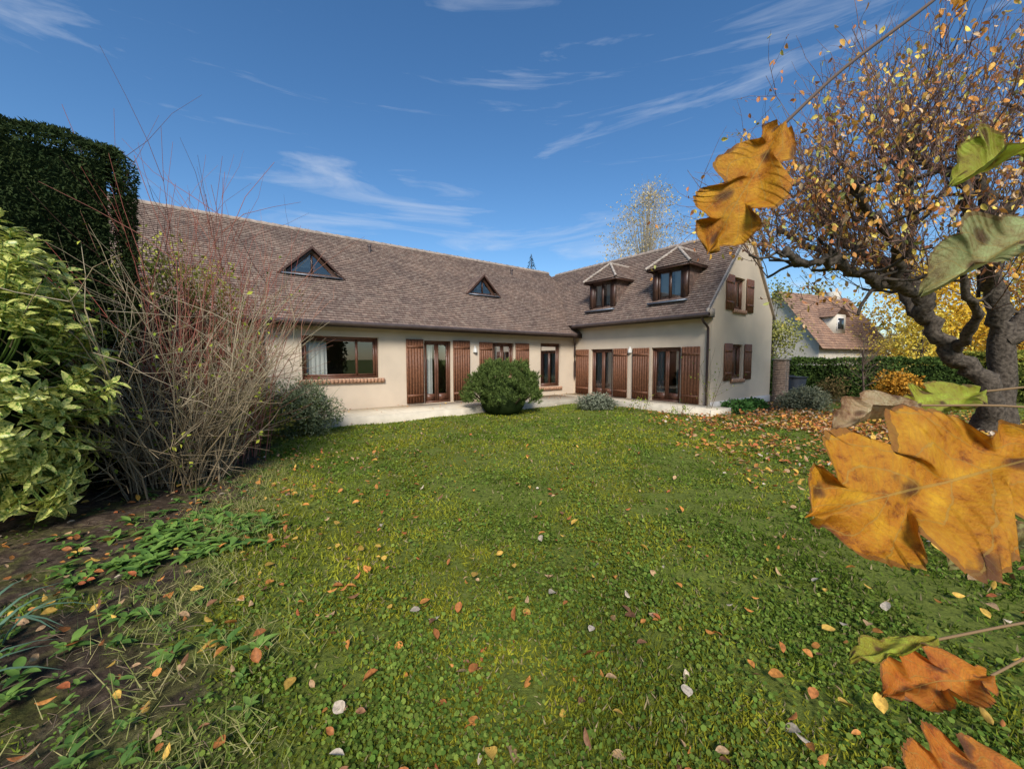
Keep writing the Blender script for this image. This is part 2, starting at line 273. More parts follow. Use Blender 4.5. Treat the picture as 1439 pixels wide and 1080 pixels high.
# ------------------------------------------------------------------ country house
house=bpy.data.objects.new('country_house',None); sc.collection.objects.link(house)
house.location=(C0[0],C0[1],0); house.rotation_euler=(0,0,math.atan2(U[1],U[0]))
FR={'m':(np.array([0.,0.]),np.array([-1.,0.]),np.array([0.,-1.])),'w':(np.array([0.,0.]),np.array([0.,-1.]),np.array([-1.,0.])),'g':(np.array([0.,-6.35]),np.array([1.,0.]),np.array([0.,-1.]))}
def fp(fr,a,z,d): o,al,ou=fr; q=o+a*al+d*ou; return [q[0],q[1],z]
def fbox(mb,fr,a0,a1,z0,z1,d0,d1,mat=0):
    v=[fp(fr,a,z,d) for z in(z0,z1) for d in(d0,d1) for a in(a0,a1)]
    mb.add(v,[[0,2,3,1],[4,5,7,6],[0,1,5,4],[2,6,7,3],[0,4,6,2],[1,3,7,5]],None,mat)
def wall(mb,fr,a0,a1,z0,top,ops,extra=()):
    A=sorted(set([a0,a1,*extra]+[q for o in ops for q in o[:2]])); Z=sorted(set([z0]+[q for o in ops for q in o[2:4]]))
    tf=top if callable(top) else (lambda a:top)
    for i in range(len(A)-1):
        for j in range(len(Z)):
            zl=Z[j]; last=j==len(Z)-1; am=(A[i]+A[i+1])/2
            if not last:
                zm=(Z[j]+Z[j+1])/2
                if any(o[0]<am<o[1] and o[2]<zm<o[3] for o in ops): continue
                zr=(Z[j+1],Z[j+1])
            else: zr=(tf(A[i]),tf(A[i+1]))
            mb.add([fp(fr,A[i],zl,0),fp(fr,A[i+1],zl,0),fp(fr,A[i+1],zr[1],0),fp(fr,A[i],zr[0],0)],[0,1,2,3])
    for o in ops:
        c=[(o[0],o[2]),(o[1],o[2]),(o[1],o[3]),(o[0],o[3])]
        for k in range(4):
            p,q=c[k],c[(k+1)%4]; mb.add([fp(fr,*p,0),fp(fr,*q,0),fp(fr,*q,-.22),fp(fr,*p,-.22)],[0,1,2,3])
opm=[(9.12,11.38,1.15,2.46),(6.45,7.52,.19,2.42),(3.55,4.6,1.08,2.42),(.92,2.1,.55,2.46)]
opw=[(1.0,2.2,.18,2.2),(4.05,5.25,.18,2.2)]
opg=[(1.5,2.35,1.05,2.3),(1.5,2.35,3.55,4.7)]
zm=lambda y:2.88+.84*(y+.45); zw=lambda x:3.28+1.12*(x+.45)
SR=1.19; zr_=lambda x: 6.55-SR*(x-2.47)
wl=MB(); wall(wl,FR['m'],0,24,-.2,3.2,opm); wall(wl,FR['w'],0,6.35,-.2,3.7,opw)
gt=lambda a: (zw(a) if a<=2.47 else zr_(a))-.06
wall(wl,FR['g'],0,4.94,-.2,lambda a:3.5,[opg[0]])
g0=FR['g']
def gp(a,z): return fp(g0,a,z,0)
wl.add([gp(0,3.5),gp(1.5,3.5),gp(1.5,gt(1.5)),gp(0,gt(0))],[0,1,2,3])
wl.add([gp(1.5,3.5),gp(2.35,3.5),gp(2.35,3.55),gp(1.5,3.55)],[0,1,2,3]); wl.add([gp(1.5,4.7),gp(2.35,4.7),gp(2.35,gt(2.35)),gp(1.5,gt(1.5))],[0,1,2,3])
wl.add([gp(2.35,3.5),gp(4.94,3.5),gp(4.94,gt(4.94)),gp(2.47,gt(2.47)),gp(2.35,gt(2.35))],[0,1,2,3,4])
for k in range(4):
    c=[(1.5,3.55),(2.35,3.55),(2.35,4.7),(1.5,4.7)]; p,q=c[k],c[(k+1)%4]; wl.add([fp(g0,*p,0),fp(g0,*q,0),fp(g0,*q,-.22),fp(g0,*p,-.22)],[0,1,2,3])
wl.add([[4.94,-6.35,-.2],[4.94,8,-.2],[4.94,8,3.56],[4.94,-6.35,3.56]],[0,1,2,3]); wl.add([[-24,8,-.2],[4.94,8,-.2],[4.94,8,3.2],[-24,8,3.2]],[0,1,2,3])
wl.add([[-24,0,-.2],[-24,8,-.2],[-24,8,3.2],[-24,4,6.5],[-24,0,3.2]],[0,1,2,3,4]); wl.add([[1.9,0.,3.],[1.9,8,3.],[1.9,4,6.55]],[0,1,2]); wl.add([[0,8,3.],[4.94,8,3.],[2.47,8,6.4]],[0,1,2])
wl.build('walls',M_wall,house)
pl=MB(); fbox(pl,FR['g'],-.0,4.96,-.2,.30,0,.025); fbox(pl,FR['w'],6.2,6.37,-.2,.2,0,.02); pl.build('plinth',M_white,house)
rm=MB()
def room(x0,x1,y0,y1,z0,z1,opn):
    v=np.array([[x,y,z] for z in(z0,z1) for y in(y0,y1) for x in(x0,x1)]); fs={'b':[0,2,3,1],'t':[4,5,7,6],'-y':[0,1,5,4],'+y':[2,6,7,3],'-x':[0,4,6,2],'+x':[1,3,7,5]}
    for k,f in fs.items():
        if k not in opn: rm.add(v,f)
room(-23.8,-.25,.22,4.2,.16,2.75,['-y']); room(.22,4.7,-6.1,-.3,.16,2.75,['-x'])
boxm(rm,(-10.6,3.4,.6),(2.2,.9,.8)); boxm(rm,(-6.2,3.6,.9),(1.2,.5,1.5)); boxm(rm,(3.2,-4.6,.6),(1.6,1.4,.7)); rm.build('interior_rooms',M_room,house)
rf=MB()
def roofp(mb,E0,E1,R0,R1,n,tw=.19,lip=.022,mat=0):
    E0,E1,R0,R1=[np.array(q,float) for q in(E0,E1,R0,R1)]; al=norm(E1-E0); nn=norm(np.cross(E1-E0,(R0+R1)/2-E0)); nn=nn*(1 if nn[2]>0 else -1)
    for i in range(n):
        a=[E0+(R0-E0)*i/n,E1+(R1-E1)*i/n,E1+(R1-E1)*(i+1)/n,E0+(R0-E0)*(i+1)/n]
        jit=random.random()*.006
        v=[a[0]+nn*(lip+jit),a[1]+nn*(lip+jit),a[2],a[3],a[0],a[1]]
        u=[np.dot(q-E0,al)/tw for q in v]; vv=[i+.02,i+.02,i+.98,i+.98,i,i]
        mb.add(v,[[0,1,2,3],[4,5,1,0]],None,mat,np.c_[u,vv])
roofp(rf,(-24.3,-.45,zm(-.45)),(1.9,-.45,zm(-.45)),(-24.3,4,zm(4)),(1.9,4,zm(4)),46)
roofp(rf,(-24.3,8.45,zm(-.45)),(1.9,8.45,zm(-.45)),(-24.3,4,zm(4)),(1.9,4,zm(4)),20)
YB=8.2; YF=-6.44
roofp(rf,(-.45,YF,zw(-.45)),(-.45,YB,zw(-.45)),(2.47,YF,zw(2.47)),(2.47,YB,zw(2.47)),36)
roofp(rf,(5.06,YF,zr_(5.06)),(5.06,YB,zr_(5.06)),(2.47,YF,6.55),(2.47,YB,6.55),36)
rf.build('tiled_roof',M_tile,house)
fa=MB()
fa.add([[-24.3,-.43,2.78],[0,-.43,2.78],[0,.05,3.16],[-24.3,.05,3.16]],[0,1,2,3]); boxm(fa,(-12.1,-.435,2.80),(24.4,.03,.17))
fa.add([[-24.3,-.43,2.76],[0,-.43,2.76],[0,.0,2.76],[-24.3,.0,2.76]],[0,1,2,3])
boxm(fa,(-.435,-3.2,3.20),(.03,6.45,.17)); fa.add([[-.43,YF,3.16],[-.43,-.4,3.16],[0,-.4,3.16],[0,YF,3.16]],[0,1,2,3])
fa.build('fascia_boards',M_fascia,house)
vg=MB()
for e in ((-.45,zw(-.45)),(5.06,zr_(5.06))):
    v=[[e[0],YF+.0,e[1]+.03],[2.47,YF,6.60],[2.47,YF,6.47],[e[0],YF,e[1]-.09]]; v2=[[q[0],YF+.10,q[2]] for q in v]; vg.add(v+v2,[[0,1,2,3],[2,3,7,6],[0,1,5,4]])
boxm(vg,(-.22,YF+.05,3.30),(.44,.07,.28))
vg.build('verge_mortar',M_hip,house)
gu=MB(); tube(gu,[[-24.3,-.52,2.83],[-.45,-.52,2.83]],.065,8); tube(gu,[[-.52,-6.5,3.22],[-.52,-.35,3.22]],.065,8)
gu.build('gutters',M_gut,house,True)
dp=MB(); tube(dp,crom([[-.5,-6.25,3.2],[-.42,-6.25,3.02],[-.12,-6.25,2.85],[-.07,-6.25,2.6],[-.07,-6.25,1.4],[-.07,-6.25,.15]],4),.042,8)
tube(dp,crom([[-.55,-.5,2.8],[-.4,-.35,2.65],[-.12,-.12,2.5],[-.09,-.09,2.2],[-.09,-.09,1],[-.09,-.09,.18]],4),.042,8); dp.build('downpipes',M_pipe,house,True)
rd=MB()
def ridge(p0,p1,r=.1,L=.36,mat=0):
    p0,p1=np.array(p0),np.array(p1); n=int(np.linalg.norm(p1-p0)/L)
    for i in range(n):
        a=p0+(p1-p0)*i/n; b=p0+(p1-p0)*(i+1.1)/n; tube(rd,[a,a*.5+b*.5,b],[r*1.12,r,r*.94],8,mat=mat)
ridge((-24.3,4,6.6),(1.9,4,6.6)); ridge((2.47,YF,6.54),(2.47,3.9,6.54))
dm=MB(); dr=MB(); dg=MB(); dc=MB(); dl=MB()
def dormer(t):
    y=-t; fr=(np.array([.15,y]),np.array([0.,-1.]),np.array([-1.,0.])); hw=.7
    fbox(dm,fr,-hw,-.5,3.85,5.16,-.12,0); fbox(dm,fr,.5,hw,3.85,5.16,-.12,0); fbox(dm,fr,-.5,.5,3.85,3.97,-.12,.0); fbox(dm,fr,-.5,.5,5.04,5.16,-.12,0)
    for a,b2 in((-.5,-.42),(-.05,.05),(.42,.5)): fbox(dm,fr,a,b2,3.97,5.04,-.1,-.03)
    fbox(dm,fr,-.5,.5,3.97,4.05,-.098,-.032); fbox(dm,fr,-.5,.5,4.97,5.04,-.098,-.032)
    for a,b2 in((-.42,-.05),(.05,.42)): dg.add([fp(fr,a,4.05,-.06),fp(fr,b2,4.05,-.06),fp(fr,b2,4.97,-.06),fp(fr,a,4.97,-.06)],[0,1,2,3])
    for a,b2 in((-.44,-.14),(.12,.44)):
        n=16; v=[]
        for i in range(n+1):
            a1=a+(b2-a)*i/n; v+= [fp(fr,a1,3.97,-.17-.02*math.sin(i*1.7)),fp(fr,a1,5.04,-.17-.02*math.sin(i*1.7))]
        dc.add(v,[[2*i,2*i+2,2*i+3,2*i+1] for i in range(n)])
    for s in(-1,1):
        xa=(5.16-3.28)/1.12-.45
        dr.add([(.15,y+s*hw,3.8),(.15,y+s*hw,5.16),(xa+.1,y+s*hw,5.16)],[0,1,2],None,1,[[0,0],[0,11],[7,11]])
        roofp(dr,(-.06,y+s*.9,5.16),(1.45,y+s*.9,5.16),(.68,y,5.95),(2.1,y,5.95),9)
        ridge((-.06,y+s*.9,5.19),(.68,y,5.97),.05,.3,1)
        boxm(dm,(.6,y+s*.87,5.12),(1.3,.03,.09))
    roofp(dr,(-.06,y-.9,5.16),(-.06,y+.9,5.16),(.68,y,5.95),(.68,y,5.95),9); ridge((.68,y,5.96),(2.0,y,5.96),.06,.3,1)
    boxm(dm,(-.03,y,5.12),(.03,1.76,.09)); dm.add([(-.04,y-.88,5.12),(-.04,y+.88,5.12),(1.2,y+.88,5.12),(1.2,y-.88,5.12)],[0,1,2,3])
    boxm(dl,(.02,y,3.86),(.28,1.55,.05))
dormer(1.45); dormer(4.65)
def outeau(s,hw=.8,h=.85):
    x=-s; y0=1.5; zb=zm(y0)-.03; zt=zb+h; yb=(zt-2.88)/.84-.45
    def tri(k,yy,c): return [(x-hw*k,yy,zb+c),(x+hw*k,yy,zb+c),(x,yy,zb+c+h*k)]
    A=tri(1,y0,0); B=tri(.74,y0,.09); A2=tri(1,y0+.1,0); B2=tri(.74,y0+.1,.09)
    dm.add(A+B+A2+B2,[[0,1,4,3],[1,2,5,4],[2,0,3,5],[3,4,10,9],[4,5,11,10],[5,3,9,11]])
    dg.add([(q[0],y0+.05,q[2]) for q in B],[0,1,2]); boxm(dm,(x,y0+.04,zb+.38),(.05,.05,.62))
    yf=y0-.14
    for sg in(-1,1):
        c=np.array([x+sg*(hw+.17),yf,zb-.02]); ap=np.array([x,yf,zt+.10]); bk=np.array([x,yb+.15,zt+.10])
        dr.add([c,ap,bk],[0,1,2],None,1,[[0,0],[0,8],[5,8]])
        dm.add([c,ap,ap+[0,0,-.09],c+[-sg*.09,0,-.0]],[0,1,2,3]); dm.add([c+[0,.02,-.01],ap+[0,.02,-.09],ap+[0,.5,-.09],c+[0,.1,.02]],[0,1,2,3])
    dc.add([(x-.45,y0+.3,zb+.1),(x+.1,y0+.3,zb+.1),(x-.0,y0+.3,zb+.7),(x-.1,y0+.3,zb+.6)],[0,1,2,3])
    boxm(dl,(x,y0-.1,zb-.02),(2*hw+.1,.22,.03))
outeau(10.75,.85,.85); outeau(4.1,.72,.78)
dm.build('dormer_frames',M_frame,house); dr.build('dormer_roofs',[M_tile,M_tile2],house); dl.build('lead_flashing',M_lead,house)
rd.build('ridge_tiles',[M_mort,M_hip],house,True)
wf=MB()
def window(fr,o,leaves=2,door=False,curt=()):
    a0,a1,z0,z1=o; t=.07
    fbox(wf,fr,a0,a0+t,z0,z1,-.2,-.1); fbox(wf,fr,a1-t,a1,z0,z1,-.2,-.1); fbox(wf,fr,a0+t,a1-t,z1-t,z1,-.2,-.1); fbox(wf,fr,a0+t,a1-t,z0,z0+t,-.2,-.1)
    W=(a1-a0-2*t)/leaves
    for i in range(leaves):
        b0=a0+t+i*W; b1=b0+W; s=.075
        fbox(wf,fr,b0,b0+s,z0+t,z1-t,-.18,-.12); fbox(wf,fr,b1-s,b1,z0+t,z1-t,-.18,-.12); fbox(wf,fr,b0+s,b1-s,z1-t-s,z1-t,-.18,-.12)
        zb=z0+t+(.25 if door else s); fbox(wf,fr,b0+s,b1-s,z0+t,zb,-.17,-.13)
        dg.add([fp(fr,b0+s,zb,-.15),fp(fr,b1-s,zb,-.15),fp(fr,b1-s,z1-t-s,-.15),fp(fr,b0+s,z1-t-s,-.15)],[0,1,2,3])
    for c0,c1 in curt:
        n=int((c1-c0)/.02)+4; v=[]
        for i in range(n+1):
            a=c0+(c1-c0)*i/n; dd=-.25-.02*math.sin(i*.9)-.01*math.sin(i*2.3); v+=[fp(fr,a,z0+.03,dd),fp(fr,a,z1-.03,dd)]
        dc.add(v,[[2*i,2*i+2,2*i+3,2*i+1] for i in range(n)])
window(FR['m'],(9.12,11.38,1.15,2.46),1,False,[(10.65,11.36)]); window(FR['m'],opm[1],2,True,[(7.1,7.45)]); window(FR['m'],opm[2],2,False,[]); window(FR['m'],opm[3],1,False,[(1.85,2.1)])
fbox(wf,FR['m'],9.75,9.82,1.22,2.39,-.18,-.12)
window(FR['w'],opw[0],2,True,[(1.08,2.15)]); window(FR['w'],opw[1],2,True,[(4.1,4.45),(4.95,5.2)])
window(FR['g'],opg[0],2,False,[(1.55,1.8)]); window(FR['g'],opg[1],2,False,[(2.0,2.3)])
wf.build('window_frames',simple('window_wood',(.13,.055,.030),.4,.25,10),house); dg.build('window_glass',M_glass,house); dc.build('curtains',M_curt,house,True)
sh=MB()
def shutter(fr,a0,a1,z0,z1):
    n=max(3,int(round((a1-a0)/.105))); w_=(a1-a0)/n
    for i in range(n): fbox(sh,fr,a0+i*w_+.004,a0+(i+1)*w_-.004,z0,z1,.03,.055+.002*(i%2))
    for z in (z0+.22,z1-.3): fbox(sh,fr,a0+.02,a1-.02,z,z+.08,.058,.07)
for a,b2,z0,z1 in((7.56,8.2,.24,2.45),(5.68,6.4,.24,2.45),(4.64,5.26,1.02,2.42),(2.78,3.5,1.02,2.42),(12.3,13.0,.24,2.46)): shutter(FR['m'],a,b2,z0,z1)
for a,b2 in((.12,.9),(2.26,2.98),(3.22,3.98),(5.3,5.98)): shutter(FR['w'],a,b2,.2,2.2)
for z0,z1 in((1.0,2.32),(3.5,4.72)): shutter(FR['g'],.85,1.42,z0,z1); shutter(FR['g'],2.42,3.0,z0,z1)
sh.build('shutters',M_shut,house)
sb=MB()
def sill(fr,a0,a1,z):
    n=int((a1-a0)/.11)
    for i in range(n):
        w_=(a1-a0)/n; fbox(sb,fr,a0+i*w_+.006,a0+(i+1)*w_-.006,z-.13,z+.005*random.random(),-.08,.07+.01*random.random())
sill(FR['m'],8.95,11.5,1.14); sill(FR['m'],3.45,4.7,1.07); sill(FR['m'],.85,2.2,.54); sill(FR['g'],1.4,2.45,1.04); sill(FR['g'],1.4,2.45,3.54); sb.build('brick_sills',M_brick,house)
lp=MB()
for fr,a in((FR['m'],5.44),(FR['w'],3.08)):
    v=[];n=10
    for k,(z,rr) in enumerate(((2.02,.09),(2.14,.08),(2.2,.04),(2.27,.03))):
        for i in range(n): an=i/n*math.pi; v.append(fp(fr,a+rr*math.cos(an),z,.01+rr*1.3*math.sin(an)))
    lp.add(v,[[k*n+i,k*n+i+1,k*n+n+i+1,k*n+n+i] for k in range(3) for i in range(n-1)])
lp.build('wall_lights',M_lampw,house,True)
m,nt,b=newmat('lamp_glow'); b.inputs['Base Color'].default_value=(1,.6,.2,1); b.inputs['Emission Color'].default_value=(1,.5,.12,1); b.inputs['Emission Strength'].default_value=6
tl=MB(); tube(tl,[[-1.0,2.2,1.55],[-1.0,2.2,1.75]],[.12,.08],10); tl.build('lamp_shade',m,house,True)
vt=MB()
for x in(-15.5,-8.3,-1.2): tube(vt,[[x,3.3,zm(3.3)-.1],[x,3.3,zm(3.3)+.22]],.05,8); tube(vt,[[x,3.3,zm(3.3)+.2],[x,3.3,zm(3.3)+.28]],.075,8)
vt.build('roof_vents',M_gut,house)
# ------------------------------------------------------------------ foliage helpers
def shell_leaves(mb,P,Nn,size,cols,droop=0.,tmpl=LEAF2,jit=.8):
    n=len(P); d=norm(Nn*.6+R.normal(size=(n,3))*jit+np.array([0,0,-droop])); nn=norm(Nn+R.normal(size=(n,3))*.6); V,F,Cc=scat(*tmpl,P,d,nn,size,cols); mb.add(V,F,Cc)
def blob(mb,c,rad,n,size,c1,c2,tmpl=LEAF2,lump=.25,seed=0,droop=0.,core=True,coremat=1,inner=.25,cf=.55):
    c=np.array(c);rad=np.array(rad); d=dirs(n)
    th=np.arctan2(d[:,1],d[:,0]); ph=np.arcsin(np.clip(d[:,2],-1,1))
    l=1-lump+lump*2*vnoise(th*2.2+5*seed,ph*2.2,.7,seed+100)
    u=(1-inner*R.random(n)**1.5)*l; P=c+d*rad*u[:,None]; k=P[:,2]>.02
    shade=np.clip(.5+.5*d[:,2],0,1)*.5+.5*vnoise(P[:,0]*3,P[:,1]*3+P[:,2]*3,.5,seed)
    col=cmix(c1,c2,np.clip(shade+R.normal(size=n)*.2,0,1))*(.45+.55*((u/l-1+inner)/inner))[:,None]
    sz=size*(.7+.6*R.random(n)); shell_leaves(mb,P[k],d[k],sz[k],col[k],droop,tmpl)
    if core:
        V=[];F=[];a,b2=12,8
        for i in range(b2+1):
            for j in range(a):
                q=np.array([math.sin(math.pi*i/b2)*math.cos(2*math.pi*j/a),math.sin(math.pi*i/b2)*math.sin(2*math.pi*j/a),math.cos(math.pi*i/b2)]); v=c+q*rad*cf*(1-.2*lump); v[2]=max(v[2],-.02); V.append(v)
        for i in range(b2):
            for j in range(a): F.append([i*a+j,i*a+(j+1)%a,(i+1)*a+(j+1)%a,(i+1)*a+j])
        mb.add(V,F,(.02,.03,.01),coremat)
def slab_hedge(name,A,B,th,z1,n,size,c1,c2,round_=.35,seed=1,tmpl=LEAF2):
    A=np.array(A,float);B=np.array(B,float);L=np.linalg.norm(B-A); e=(B-A)/L; q=np.array([-e[1],e[0]])
    mb=MB(); areas=np.array([L*z1,L*z1*.3,th*z1*.5,th*z1,L*th]); fsel=R.choice(5,n,p=areas/areas.sum()); a=R.random(n)*L; t=R.random(n)*th; z=R.random(n)*z1; Nn=np.zeros((n,3))
    t=np.where(fsel==0,0,np.where(fsel==1,th,t)); a=np.where(fsel==2,0,np.where(fsel==3,L,a)); z=np.where(fsel==4,z1,z)
    Nn[fsel==0]=[*(-q),0];Nn[fsel==1]=[*q,0];Nn[fsel==2]=[*(-e),0];Nn[fsel==3]=[*e,0];Nn[fsel==4]=[0,0,1]
    def rnd(a,L,z):
        da=np.minimum(a,L-a); k=(da<round_)&(z1-z<round_); dx=round_-da; dz=round_-(z1-z); rr=np.sqrt(dx*dx+dz*dz); s=np.where(k&(rr>round_),round_/np.maximum(rr,1e-6),1.)
        na=np.where(a<L/2,round_-dx*s,L-round_+dx*s); return np.where(k,na,a),np.where(k,z1-round_+dz*s,z)
    a,z=rnd(a,L,z); t,z=rnd(t,th,z)
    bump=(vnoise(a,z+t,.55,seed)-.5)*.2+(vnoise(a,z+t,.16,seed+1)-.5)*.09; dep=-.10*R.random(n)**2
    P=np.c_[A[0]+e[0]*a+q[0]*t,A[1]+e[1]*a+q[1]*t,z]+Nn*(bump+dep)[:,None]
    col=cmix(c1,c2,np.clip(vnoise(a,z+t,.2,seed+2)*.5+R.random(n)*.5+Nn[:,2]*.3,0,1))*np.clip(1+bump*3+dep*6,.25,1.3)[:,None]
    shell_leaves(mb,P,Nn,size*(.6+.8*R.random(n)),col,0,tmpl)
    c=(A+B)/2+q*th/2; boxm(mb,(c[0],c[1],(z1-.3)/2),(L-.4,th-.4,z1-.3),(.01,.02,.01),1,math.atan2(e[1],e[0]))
    return mb.build(name,[M_leaf,M_dark])
YEWL=([[0,0,0],[.16,.45,.1],[0,1,-.08],[-.16,.45,.1]],[[0,1,2],[0,2,3]])
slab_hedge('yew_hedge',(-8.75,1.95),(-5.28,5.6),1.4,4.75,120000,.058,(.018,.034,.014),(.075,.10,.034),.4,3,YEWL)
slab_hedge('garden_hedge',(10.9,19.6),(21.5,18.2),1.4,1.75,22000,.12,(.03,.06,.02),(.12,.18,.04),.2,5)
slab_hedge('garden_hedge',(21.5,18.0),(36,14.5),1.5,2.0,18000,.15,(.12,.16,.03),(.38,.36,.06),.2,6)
slab_hedge('reflected_hedge',(24,-11),(-16,-13),2.5,6.0,14000,.4,(.04,.08,.02),(.12,.16,.04),.5,9)  # unseen foliage added behind the camera so the window glass reflects dark greenery
# ------------------------------------------------------------------ aucuba shrub (variegated)
m,nt,b=newmat('variegated_leaf'); at=N(nt,'ShaderNodeAttribute'); at.attribute_name='Col'; tc=N(nt,'ShaderNodeTexCoord'); no=N(nt,'ShaderNodeTexNoise'); no.inputs['Scale'].default_value=52; no.inputs['Detail'].default_value=3; nt.links.new(tc.outputs['Object'],no.inputs['Vector'])
r_=N(nt,'ShaderNodeValToRGB'); r_.color_ramp.elements[0].position=.40; r_.color_ramp.elements[1].position=.50; nt.links.new(no.outputs['Fac'],r_.inputs[0])
mxx=N(nt,'ShaderNodeMix'); mxx.data_type='RGBA'; nt.links.new(r_.outputs[0],mxx.inputs[0]); nt.links.new(at.outputs['Color'],mxx.inputs[6]); mxx.inputs[7].default_value=(.68,.67,.19,1); nt.links.new(mxx.outputs[2],b.inputs['Base Color']); b.inputs['Roughness'].default_value=.35; b.inputs['Specular IOR Level'].default_value=.4
tr=N(nt,'ShaderNodeBsdfTranslucent'); nt.links.new(mxx.outputs[2],tr.inputs['Color']); ms=N(nt,'ShaderNodeMixShader'); ms.inputs[0].default_value=.22; nt.links.new(b.outputs[0],ms.inputs[1]); nt.links.new(tr.outputs[0],ms.inputs[2]); nt.links.new(ms.outputs[0],nt.nodes['Material Output'].inputs['Surface']); M_auc=m
au=MB(); cen=np.array([-5.3,3.9,1.5]); rad=np.array([1.0,.9,1.62]); LG=leafgrid(5,.21,.1,-.28)
for i in range(560):
    d=dirs(1)[0]
    if d[2]<-.85: continue
    u=1-.35*random.random()**2; l=.82+.36*float(vnoise(math.atan2(d[1],d[0])*2,d[2]*3,.7,77)); tip=cen+d*rad*u*l; tip[2]=max(tip[2],.25)
    base=cen+(tip-cen)*.55+np.array([0,0,-.15]); tube(au,crom([base,(base+tip)/2+[0,0,-.05],tip],3),[.008]*7,4,(.14,.22,.05),1)
    ax=norm(tip-base+np.array([0,0,.25])); k=9
    an=np.arange(k)*2.4+random.random()*6; A=norm(np.cross(ax,[.3,.2,.9])); B=np.cross(ax,A)
    el=np.linspace(.15,1.0,k); dd=ax*el[::-1,None]*.9+ (np.cos(an)[:,None]*A+np.sin(an)[:,None]*B); pos=tip-ax*np.linspace(0,.14,k)[:,None]
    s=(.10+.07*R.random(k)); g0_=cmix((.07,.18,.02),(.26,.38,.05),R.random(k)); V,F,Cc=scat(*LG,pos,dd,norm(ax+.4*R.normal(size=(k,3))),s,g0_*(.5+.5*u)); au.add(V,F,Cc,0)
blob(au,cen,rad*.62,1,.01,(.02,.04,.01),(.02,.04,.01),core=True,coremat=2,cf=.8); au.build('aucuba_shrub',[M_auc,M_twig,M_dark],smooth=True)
# ------------------------------------------------------------------ bare shrubs
def stems(mb,c,n,spread,H,lean,c1,c2,rad=.008,branch=3,leafc=None,hmin=.45,wig=.09):
    for i in range(n):
        a=random.random()*2*math.pi; r0=spread*.35*math.sqrt(random.random()); b0=np.array([c[0]+r0*math.cos(a),c[1]+r0*math.sin(a),0.])
        h=H*(hmin+(1-hmin)*random.random()); a2=a+random.gauss(0,.5); ln=lean*(.2+random.random()); p=[b0]; dv=np.array([math.cos(a2)*ln,math.sin(a2)*ln,1.5])
        cur=b0.copy(); nseg=7
        for k in range(nseg):
            dv=norm(dv+np.array([math.cos(a2)*.10*ln,math.sin(a2)*.10*ln,-.02])+np.array([random.gauss(0,wig) for _ in range(3)])); cur=cur+dv*h/nseg; p.append(cur)
        p=np.array(p); cc=(np.array(c1)*(1-i%5/6)+np.array(c2)*(i%5/6))*(.7+.5*random.random()); r=rad*(.6+.8*random.random()); tube(mb,p,np.linspace(r,r*.3,len(p)),4,cc)
        for _ in range(branch):
            k=random.randint(1,nseg-1); q=[p[k]]; dv2=norm(p[k+1]-p[k]+np.array([random.gauss(0,.45),random.gauss(0,.45),random.gauss(0.1,.25)]))
            for _k in range(3): dv2=norm(dv2+np.array([random.gauss(0,.16) for _ in range(3)])); q.append(q[-1]+dv2*h*.10)
            tube(mb,q,[r*.5,r*.4,r*.3,r*.2],3,cc)
            if leafc is not None and random.random()<leafc:
                V,F,Cc=scat(*LEAF2,np.array(q[1:]),dirs(3,-.2),dirs(3,1),.05+.03*R.random(3),cmix((.4,.4,.05),(.16,.26,.03),R.random(3))); mb.add(V,F,Cc)
ds=MB()
stems(ds,(-4.85,5.75),200,1.7,3.3,.52,(.33,.25,.15),(.56,.46,.30),.010,6,.16,wig=.12)
stems(ds,(-4.6,5.3),60,1.5,1.9,.75,(.24,.18,.10),(.44,.34,.21),.012,5,.16,wig=.13)
ds.build('bare_shrub',M_twig)
rs_=MB(); stems(rs_,(-5.15,6.7),150,2.5,4.4,.26,(.36,.10,.07),(.38,.22,.14),.009,4,None,.6,.10); stems(rs_,(-5.2,6.2),24,1.5,5.3,.13,(.30,.10,.07),(.34,.14,.10),.010,2,None,.75); rs_.build('dogwood_shrub',M_twig)
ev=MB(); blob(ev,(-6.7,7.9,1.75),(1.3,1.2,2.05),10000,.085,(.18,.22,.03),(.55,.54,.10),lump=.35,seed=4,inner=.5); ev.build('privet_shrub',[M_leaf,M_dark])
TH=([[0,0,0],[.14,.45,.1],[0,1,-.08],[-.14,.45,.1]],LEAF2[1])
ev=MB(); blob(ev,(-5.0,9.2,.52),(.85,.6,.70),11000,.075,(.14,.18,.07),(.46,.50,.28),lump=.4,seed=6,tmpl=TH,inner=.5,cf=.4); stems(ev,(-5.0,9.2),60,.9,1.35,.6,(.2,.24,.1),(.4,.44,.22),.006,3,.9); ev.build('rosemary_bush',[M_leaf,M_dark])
ev=MB(); blob(ev,(-5.6,7.9,.4),(.8,.6,.8),3500,.08,(.18,.18,.04),(.55,.46,.09),lump=.4,seed=8,inner=.5,core=False); stems(ev,(-5.5,7.8),50,1.2,1.5,.6,(.3,.2,.1),(.5,.4,.2),.006,4,.8); ev.build('spirea_bush',[M_leaf,M_dark])
